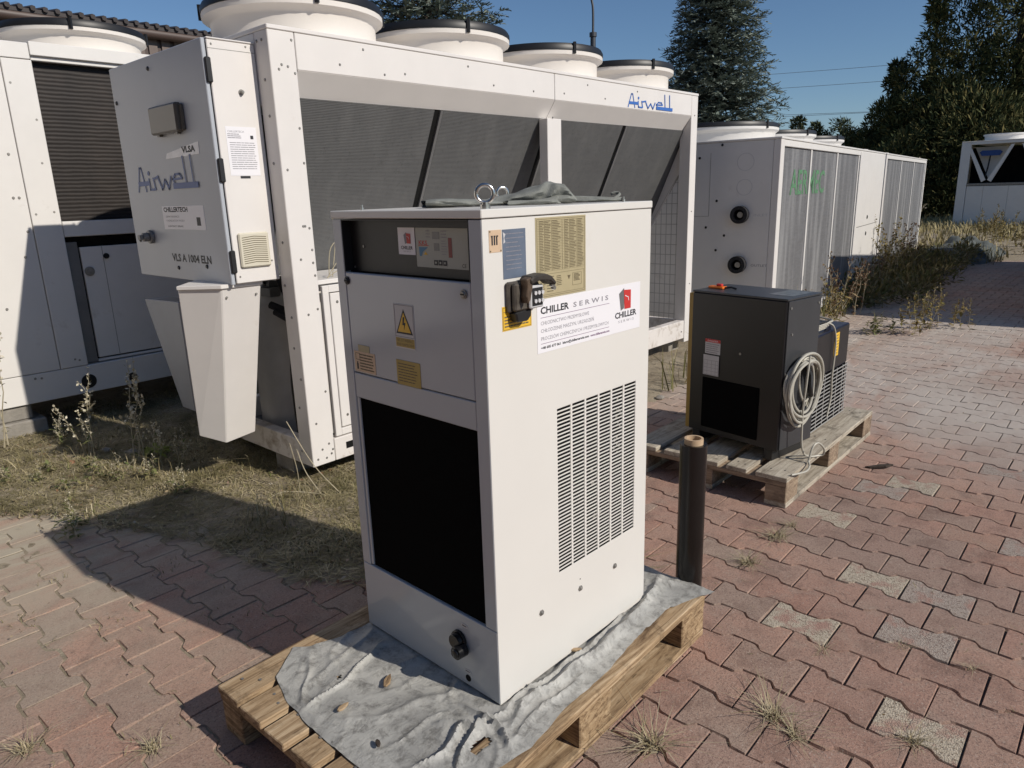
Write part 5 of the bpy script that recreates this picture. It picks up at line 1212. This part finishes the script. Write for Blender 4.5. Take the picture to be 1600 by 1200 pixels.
# ------------------------------------------------------------------ trees
NEEDLE_B = mat_rand('blue_spruce_needles', [(0, (.12,.15,.125)), (.35, (.18,.215,.18)), (.65, (.25,.28,.235)), (.85, (.10,.125,.10)), (1, (.34,.36,.30))], .7, spec=.2)
NEEDLE_D = mat_rand('dark_conifer_needles', [(0, (.035,.048,.02)), (.4, (.055,.068,.026)), (.7, (.09,.092,.034)), (.9, (.15,.13,.05)), (1, (.20,.165,.065))], .75, spec=.15)
NEEDLE_P = mat_rand('pine_needles', [(0, (.045,.06,.03)), (.5, (.075,.09,.045)), (1, (.11,.12,.06))], .75, spec=.15)
def spray(base, dirs, L, W, rng, droop=.25, per=9):
    """needle twigs: narrow leaf quads along a twig, base (n,3), dirs (n,3)"""
    n = len(base); out = []
    side = np.cross(dirs, np.array([0,0,1.])); side /= (np.linalg.norm(side, axis=1, keepdims=True)+1e-6); up = np.cross(side, dirs)
    for k in range(per):
        s = (k+.3)/per; sg = 1 if k % 2 else -1
        p = base+dirs*(L*s)[:,None]-np.array([0,0,1.])*(droop*L*s*s)[:,None]
        ln = L*(.42*(1-.55*s))*rng.uniform(.7, 1.3, n); an = rng.uniform(.5, 1.0, n)
        d = dirs*np.cos(an)[:,None]+side*(sg*np.sin(an))[:,None]+up*rng.uniform(-.5, .45, n)[:,None]
        w_ = np.cross(d, up+side*rng.uniform(-.8,.8,n)[:,None]); w_ /= (np.linalg.norm(w_, axis=1, keepdims=True)+1e-6); w_ = w_*(W*rng.uniform(.7,1.3,n))[:,None]
        e = p+d*ln[:,None]
        out.append(np.stack([p-w_*.5, p+w_*.5, e+w_*.35, e-w_*.35], 1))
    e = base+dirs*L[:,None]-np.array([0,0,1.])*(droop*L)[:,None]; w_ = side*W*.6
    out.append(np.stack([base-w_, base+w_, e+w_*.3, e-w_*.3], 1))
    return np.concatenate(out)
def spruce(label, loc, H, R, z0, whorls, nbr, mt, seed, tw=.24, wd=.035, step=.16, droop=.3, pw=.85, group=None, cut=99):
    rng = np.random.default_rng(seed); t = thing('spruce_tree', label, 'tree', loc, 0, group)
    mk('trunk', M().tube([(0,0,0),(.02,0,H*.5),(0,0,H*.98)], [H*.022,H*.014,.01], 9), BARK, t, smooth=True)
    B = M(); bs, ds = [], []
    for i in range(whorls):
        z = z0+(H-.15-z0)*(i+rng.uniform(-.3,.3))/whorls; r = R*max(.05, (1-(z-z0)/(H-z0)))**pw
        for j in range(nbr):
            a = 2*PI*(j+rng.uniform(-.35,.35))/nbr+i*.7; rr = r*rng.uniform(.72,1.14); up = rng.uniform(-.05,.25)-.22*(1-z/H)
            d = np.array([math.cos(a), math.sin(a), 0])
            n = max(3, int(rr/step)); pts = []
            for k in range(n+1):
                s = k/n; pts.append(np.array([0,0,z+rng.uniform(-.02,.02)])+d*rr*s+np.array([0,0,rr*(up*s-.18*s+.26*s*s)]))
            if z < cut: B.tube([tuple(p) for p in pts], [max(.006,.02*r*(1-k/(n+1))) for k in range(n+1)], 4, cap=False)
            for k in range(1, n+1):
                if k/n < .22 and rr > .5: continue
                for sg in ((-1, 1, 0) if k == n else (-1, 1)):
                    an = a+sg*rng.uniform(.45,.95); bs.append(pts[k]+rng.uniform(-.06,.06,3)); ds.append([math.cos(an), math.sin(an), rng.uniform(-.35,.55)])
    bs = np.array(bs); ds = np.array(ds); ds /= np.linalg.norm(ds, axis=1, keepdims=True)
    mk('branches', B, BARK, t, kind='stuff')
    tris('needles', spray(bs, ds, rng.uniform(.7,1.25,len(bs))*tw, wd, rng, droop), mt, t, 'stuff')
    return t
spruce('tall blue spruce with drooping grey green boughs rising behind the long white chiller', (15.0, 7.15, 0), 8.1, 1.80, .8, 40, 16, NEEDLE_B, 3, .30, .030, .13, .22, pw=1.0)
spruce('blue grey spruce top showing between the first and second fans', (8.33, 9.33, 0), 7.6, 1.75, 2.2, 26, 13, NEEDLE_B, 5, .24, .024, .13, .15, pw=.7)

def leaf_cloud(centres, radii, n, size, rng, flat=.0, inner=.55):
    tot = radii[:,0]*radii[:,1]+radii[:,0]*radii[:,2]; pr = tot/tot.sum(); idx = rng.choice(len(centres), n, p=pr)
    v = rng.normal(size=(n,3)); v /= np.linalg.norm(v, axis=1, keepdims=True); r = rng.uniform(inner, 1.06, n)**.6
    p = centres[idx]+v*radii[idx]*r[:,None]
    d = v*.8+rng.normal(size=(n,3))*.45+np.array([0,0,.45]); d /= np.linalg.norm(d, axis=1, keepdims=True)
    s = np.cross(d, rng.normal(size=(n,3))); s /= np.linalg.norm(s, axis=1, keepdims=True)
    L = size*rng.uniform(.5,1.5,n); W = L*rng.uniform(.14,.30,n)
    a = p; b = p+d*L[:,None]*.55+s*W[:,None]*.5; c = p+d*L[:,None]; e = p+d*L[:,None]*.55-s*W[:,None]*.5
    return np.stack([a, b, c, e], 1)
def cone_tree(label, loc, H, R, n, size, mt, seed, z0=.3, pw=.7, lobes=60, name='conifer_tree', group=None):
    rng = np.random.default_rng(seed); t = thing(name, label, 'tree', loc, 0, group)
    mk('trunk', M().tube([(0,0,0),(.05,0,H*.5),(0,0,H*.95)], [H*.02,H*.013,.02], 8), BARK, t, smooth=True)
    cs, rs = [], []; B = M()
    for i in range(lobes):
        s = rng.uniform(0,1)**.85; z = z0+(H-z0)*s*.97; r = R*(1-s)**pw; a = rng.uniform(0, 2*PI); q = r*rng.uniform(.35,.95)
        c = np.array([q*math.cos(a), q*math.sin(a), z]); cs.append(c); k = max(.22, r*.36)*rng.uniform(.6,1.2); rs.append([k, k, k*rng.uniform(.7,1.5)])
        if i % 3 == 0: B.tube([(0,0,z*.9), tuple(c*.6+np.array([0,0,z*.37])), tuple(c)], [.03,.02,.008], 4, cap=False)
    mk('limbs', B, BARK, t, kind='stuff')
    tris('foliage', leaf_cloud(np.array(cs), np.array(rs), n, size, rng), mt, t, 'stuff')
    return t
G_ = 'dark conifers at the right'
cone_tree('tallest dark conifer at the right edge, rising above the distant chiller', (33.2, 4.1, 0), 14, 4.6, 90000, .22, NEEDLE_D, 11, pw=.95, lobes=170)
cone_tree('dark conifer with a leaning side lobe, second from the right edge', (31.5, 6.6, 0), 8.2, 3.0, 50000, .20, NEEDLE_D, 12, pw=1.0, lobes=120)
cone_tree('lower dark conifer between the tall conifers and the small pines', (32.5, 8.1, 0), 6.0, 2.4, 30000, .20, NEEDLE_D, 13, pw=.95, lobes=70)
cone_tree('round topped dark bush conifer at the foot of the conifer group', (33.5, 9.7, 0), 3.9, 1.8, 16000, .20, NEEDLE_D, 14, pw=.5, lobes=50)
cone_tree('dark conifer beyond the right edge behind the distant chiller', (34.5, .4, 0), 10, 4.0, 40000, .26, NEEDLE_D, 15, pw=.7, lobes=90)
for i, (x, y, h, r, lb) in enumerate([(41.2,13.0,5.0,1.7,'young pine with a pointed top, rightmost over the lettered chiller'), (41.0,14.2,4.4,1.6,'small round young pine in the gap above the lettered chiller'), (41.0,15.2,4.9,1.5,'feathery young pine next to the blue spruce'), (38.5,11.3,3.7,2.0,'low pine just left of the dark conifers')]):
    cone_tree(lb, (x, y, 0), h, r, 9000, .24, NEEDLE_P, 20+i, pw=.55, lobes=34, name='pine_tree')
rng = np.random.default_rng(77)
k = 140; a = rng.uniform(0, 1, k); cs = np.stack([np.interp(a, [0,1], [36,62])+rng.uniform(-3,3,k), np.interp(a, [0,1], [-26,58]), rng.uniform(.3,2.2,k)], 1)
cs = cs[np.argsort(cs[:,0])]; rs = np.stack([rng.uniform(1.2,2.6,k)]*2+[rng.uniform(1.0,1.9,k)], 1)
tris('woodland', leaf_cloud(cs, rs, 26000, .6, rng), NEEDLE_D, None, 'stuff')

# ------------------------------------------------------------------ weeds
STEM = mat('weed_stem', (.42,.37,.26), .8, var=.2); SEED = mat_rand('weed_seed_heads', [(0, (.50,.45,.34)), (.5, (.64,.60,.48)), (1, (.36,.32,.2))]); WLEAF = mat_rand('weed_leaves', [(0, (.09,.12,.035)), (.4, (.16,.17,.06)), (.7, (.25,.22,.10)), (1, (.30,.26,.15))])
GOLD = mat_rand('yellowish_weed', [(0, (.13,.12,.035)), (.4, (.22,.18,.055)), (.7, (.30,.22,.08)), (1, (.14,.10,.05))]); RUST = mat_rand('rusty_weed', [(0, (.10,.05,.03)), (.5, (.17,.10,.055)), (1, (.24,.18,.10))])
def weed(name, loc, label, h, n, seed, lean=.35, mts=(STEM, SEED, WLEAF), leaf=.035, seeds=26, cat='weed', group=None, bushy=0, spread=.05):
    rng = np.random.default_rng(seed); t = thing(name, label, cat, loc, 0, group); S = M(); sd, lf = [], []
    for i in range(n):
        a = rng.uniform(0, 2*PI); l = lean*rng.uniform(.1,1)*h; hh = h*rng.uniform(.55,1) if i else h
        x0, y0 = rng.uniform(-spread,spread,2); pts = [(x0+l*math.cos(a)*s**1.4+rng.normal(0,.006), y0+l*math.sin(a)*s**1.4+rng.normal(0,.006), hh*s) for s in np.linspace(0,1,7)]
        S.tube(pts, [h*.0065*(1-.75*s) for s in np.linspace(0,1,7)], 5); P_ = np.array(pts)
        def along(s): f = s*6; k = min(5, int(f)); return P_[k]+(P_[k+1]-P_[k])*(f-k)
        for b in range(3+bushy):
            s = rng.uniform(.35,.9); q = along(s); ba = rng.uniform(0,2*PI); bl = h*rng.uniform(.08,.24); e = q+np.array([math.cos(ba)*bl*.55, math.sin(ba)*bl*.55, bl*.75]); S.tube([tuple(q), tuple((q+e)/2+rng.normal(0,.006,3)), tuple(e)], [h*.0035,h*.003,h*.002], 4)
            for c in range(seeds//4): u = rng.uniform(.3,1); sd.append(q+(e-q)*u+rng.normal(0,h*.006,3))
        for c in range(seeds): sd.append(along(rng.uniform(.55,1))+rng.normal(0,h*.008,3))
        for c in range(7+bushy*4): lf.append(along(rng.uniform(.02,.8)))
    mk('stems', S, mts[0], t, kind=None)
    sd = np.array(sd); v = rng.normal(size=sd.shape)+np.array([0,0,.8]); v /= np.linalg.norm(v,axis=1,keepdims=True); w_ = np.cross(v, rng.normal(size=sd.shape)); w_ /= np.linalg.norm(w_,axis=1,keepdims=True); k = h*.034*rng.uniform(.5,1.4,len(sd))[:,None]
    tris('seed_heads', np.stack([sd, sd+v*k*.5+w_*k*.35, sd+v*k, sd+v*k*.5-w_*k*.35], 1), mts[1], t, 'stuff')
    lf = np.array(lf); v = rng.normal(size=lf.shape)*np.array([1,1,.35])+np.array([0,0,.35]); v /= np.linalg.norm(v,axis=1,keepdims=True); w_ = np.cross(v, np.array([0,0,1.])); w_ /= (np.linalg.norm(w_,axis=1,keepdims=True)+1e-6); k = leaf*rng.uniform(.5,1.5,len(lf))[:,None]
    tris('leaves', np.stack([lf, lf+v*k*.5+w_*k*.2, lf+v*k+np.array([0,0,-.2])*k, lf+v*k*.5-w_*k*.2], 1), mts[2], t, 'stuff')
    return t
for i, (x, y, h, n, lb) in enumerate([(-.13,3.93,.72,2,'tall thin dry weed at the left edge in front of the white base beam'), (.12,3.36,.52,3,'branched dry weed in front of the round pipe hole'), (.27, 3.02, .58, 4,'tall dry weed with a curled tip left of the tapered cable duct'), (.30,2.86,.34,4,'low branching dry weed beside the foot of the tapered cable duct'), (.10,3.72,.20,5,'short dry weed sprigs beside the concrete blocks'), (.17,3.24,.33,2,'leaning dry weed stalk between the two tall dry weeds'), (.40,2.72,.24,3,'thin dry weed under the tip of the cable duct')]):
    weed('dry_weed', (x, y, 0), lb, h, n, 100+i, .3)
rq = random.Random(8)
for i in range(12):
    x = rq.uniform(-.35, .75); y = rq.uniform(2.1, 3.3) if x < .35 else rq.uniform(1.35, 2.6)
    weed('weed_sprig', (x, y, 0), 'small dry weed sprig standing in the straw strip before the white units', rq.uniform(.07, .17), rq.choice((3,4,5)), 300+i, .5, (STEM, SEED, WLEAF), .03, 14, group='small weed sprigs in the straw strip', bushy=1, spread=.03)
def stalks(name, loc, label, pts_list, cat='dry stalks'):
    m = M()
    for p in pts_list: m.tube(smooth_path(p), .0022, 5)
    o = mk(name, m, STEM, label=label, cat=cat, loc=loc, smooth=True); return o
stalks('dry_stalks', (.70, 1.84, 0), 'long bent dry stalks leaning on the lower left corner of the long white chiller', [[(-.10,.06,0),(-.12,.03,.14),(-.16,.0,.29)], [(.02,-.12,0),(-.06,-.02,.16),(-.13,.06,.38)], [(-.05,-.07,0),(-.09,.0,.12),(-.10,.05,.24)], [(-.28,.10,0),(-.2,.04,.05),(-.06,-.06,.02)]])
stalks('dry_stalks', (.92, 1.99, 1.0), 'dry twigs poking out of the gap above the low white enclosure doors', [[(0,.0,.0),(.08,-.02,.10),(.2,-.03,.12)], [(.0,.02,.0),(.10,.0,.05),(.22,-.01,.04)], [(.02,.0,.02),(.04,-.01,.16),(.14,-.02,.22)], [(.05,.02,.0),(.09,.02,.2),(.07,.0,.30)]])
weed('low_weed', (.38, 3.02, 0), 'bright green leafy weed at the foot of the tall dry weeds', .07, 9, 131, .9, (STEM, mat_rand('lime_leaf', [(0,(.20,.24,.03)),(1,(.33,.34,.07))]), mat_rand('lime_leaf_dark', [(0,(.16,.20,.03)),(1,(.30,.33,.08))])), .05, 4)
# flowering weeds by the right row
W3 = [(5.35,1.02,.62,5,GOLD,'yellow green bushy weed in front of the near corner of the lettered chiller'), (5.15,1.20,.55,5,RUST,'reddish brown weed beside the yellow green one near the charcoal dryer'), (6.3,1.28,.75,4,RUST,'rusty thin weed in front of the third coil panel of the lettered chiller'), (7.2,1.42,.8,4,RUST,'rusty thin weed in front of the blank white panel'),
  (9.0,1.62,1.0,6,GOLD,'tall bushy weed in front of the joint between the two right units'), (9.9,1.75,1.25,6,GOLD,'tallest weed with a yellow flower head before the farthest coil panels'), (10.9,1.85,1.05,6,RUST,'brown bushy weed before the far unit of the right row'), (11.9,2.0,.95,5,RUST,'brown weed next to the end post of the far unit of the right row'), (8.1,1.5,.85,4,RUST,'straggly rusty weed low before the blank white panel'),
  (6.35,.62,.42,6,GOLD,'lit green weed standing at the edge of the big shadow'), (6.75,.50,.55,5,GOLD,'taller lit green weed spike at the edge of the big shadow'), (6.9,.28,.40,4,GOLD,'lit weed at the right end of the clump by the big shadow'), (6.15,.82,.22,8,WLEAF,'low green weed patch left of the lit weeds'),
  (14.9,2.9,1.5,4,RUST,'bare brown shrub left of the distant chiller'), (17.2,3.3,1.9,4,STEM,'bare grey twiggy shrub against the dark conifers')]
for i, (x, y, h, n, mt, lb) in enumerate(W3): weed('tall_weed', (x, y, 0), lb, h*(.78 if 6.5 < x < 12.5 else 1), n, 150+i, .3, (STEM, mt, mt), .05+.02*h, 30, bushy=2, spread=.12)
for i, (x, y, h) in enumerate([(15.9,1.3,.8),(16.6,1.6,.7),(17.4,1.1,.9),(15.3,1.0,.75),(18.3,1.8,.8),(19.5,2.3,.7)]):
    weed('field_weed', (x, y, 0), 'dry upright field weed in the sunlit grass before the distant chiller', h, 4, 180+i, .2, (STEM, GOLD, GOLD), .08, 40, group='field weeds before the distant chiller', bushy=3, spread=.15)
rng = np.random.default_rng(91); k = 150; xs_ = rng.uniform(7.5, 14.2, k); ys_ = 1.0+rng.uniform(0, 1, k)**.7*.85+(xs_-7.5)*.05; hh = rng.uniform(.05, .17, k)*np.where(rng.uniform(0,1,k) < .2, 1.6, 1)
cs = np.stack([xs_, ys_, hh*.9], 1); rs = np.stack([rng.uniform(.12,.3,k), rng.uniform(.12,.25,k), hh], 1)
tris('undergrowth', leaf_cloud(cs, rs, 15000, .075, rng, inner=.1), mat_rand('undergrowth_leaves', [(0, (.09,.10,.03)), (.35, (.16,.15,.05)), (.6, (.25,.20,.09)), (.85, (.12,.10,.05)), (1, (.36,.30,.16))]), None, 'stuff')
# rubble heap covered with a dull sheet in the far grass
def mound(name, loc, a, b, h, mt, label, cat):
    m = M(); n = 22
    for i in range(n+1):
        for j in range(n+1):
            u, v = i/n*2-1, j/n*2-1; r = max(0, 1-u*u)*max(0, 1-v*v); m.v.append((u*a, v*b, h*r**.6*(1+.5*noise.noise((u*3, v*3, 4)))+.03*noise.noise((u*9, v*9, 1))-.03))
    for i in range(n):
        for j in range(n): m.f.append((i*(n+1)+j, (i+1)*(n+1)+j, (i+1)*(n+1)+j+1, i*(n+1)+j+1))
    mk(name, m, mt, label=label, cat=cat, loc=loc, nrm=False, smooth=True)
mound('rubble_heap', (14.4, 1.75, 0), 1.3, .6, .34, mat('weathered_heap', (.09,.10,.095), .9, var=.3, scale=6), 'low grey heap in the far grass before the dark conifers', 'heap')
# stones and leaves on the soil
ST = [(-.04,2.12,.011,'small white stone lying in the dry grass above the shadow tip'), (.30,3.18,.035,'flat pale slab of rubble left of the tapered cable duct'), (.22,3.35,.03,'pale rubble piece below the branched dry weed'), (.02,3.30,.02,'pinkish brick crumb in the dry grass at the left'), (.62,1.42,.012,'dark pebble in the grass near the long chiller corner'), (3.05,1.35,.03,'grey stone on the pale ground behind the cream chiller')]
for i, (x, y, s, lb) in enumerate(ST):
    bm = bmesh.new(); bmesh.ops.create_icosphere(bm, subdivisions=2, radius=s); 
    for v in bm.verts: v.co *= 1+.35*noise.noise(v.co/s*1.3+Vector((i*3,0,0))); v.co.z *= .5
    me = bpy.data.meshes.new('stone'); bm.to_mesh(me); bm.free(); me.materials.append(CONC if 'brick' not in lb else mat('brick_crumb', (.36,.16,.10), .9, var=.2)); o = bpy.data.objects.new('stone', me); COL.objects.link(o); o.location = (x, y, s*.3+.005); tagp(o, lb, 'stone')
def bark(loc, rz, l, w_, lb):
    o = mk('bark_piece', M().prism([(-l,-w_*.3,0),(-l*.2,-w_,0),(l,-w_*.2,0),(l*.7,w_*.5,0),(-l*.4,w_*.6,0)], (0,0,.012)), BARK, bev=.002, label=lb, cat='bark'); o.location = loc; o.rotation_euler = (.1,.1,rz)
bark((2.62,-.16,.004), 2.2, .07, .02, 'dark bark sliver on the paving beside the weathered pallet')
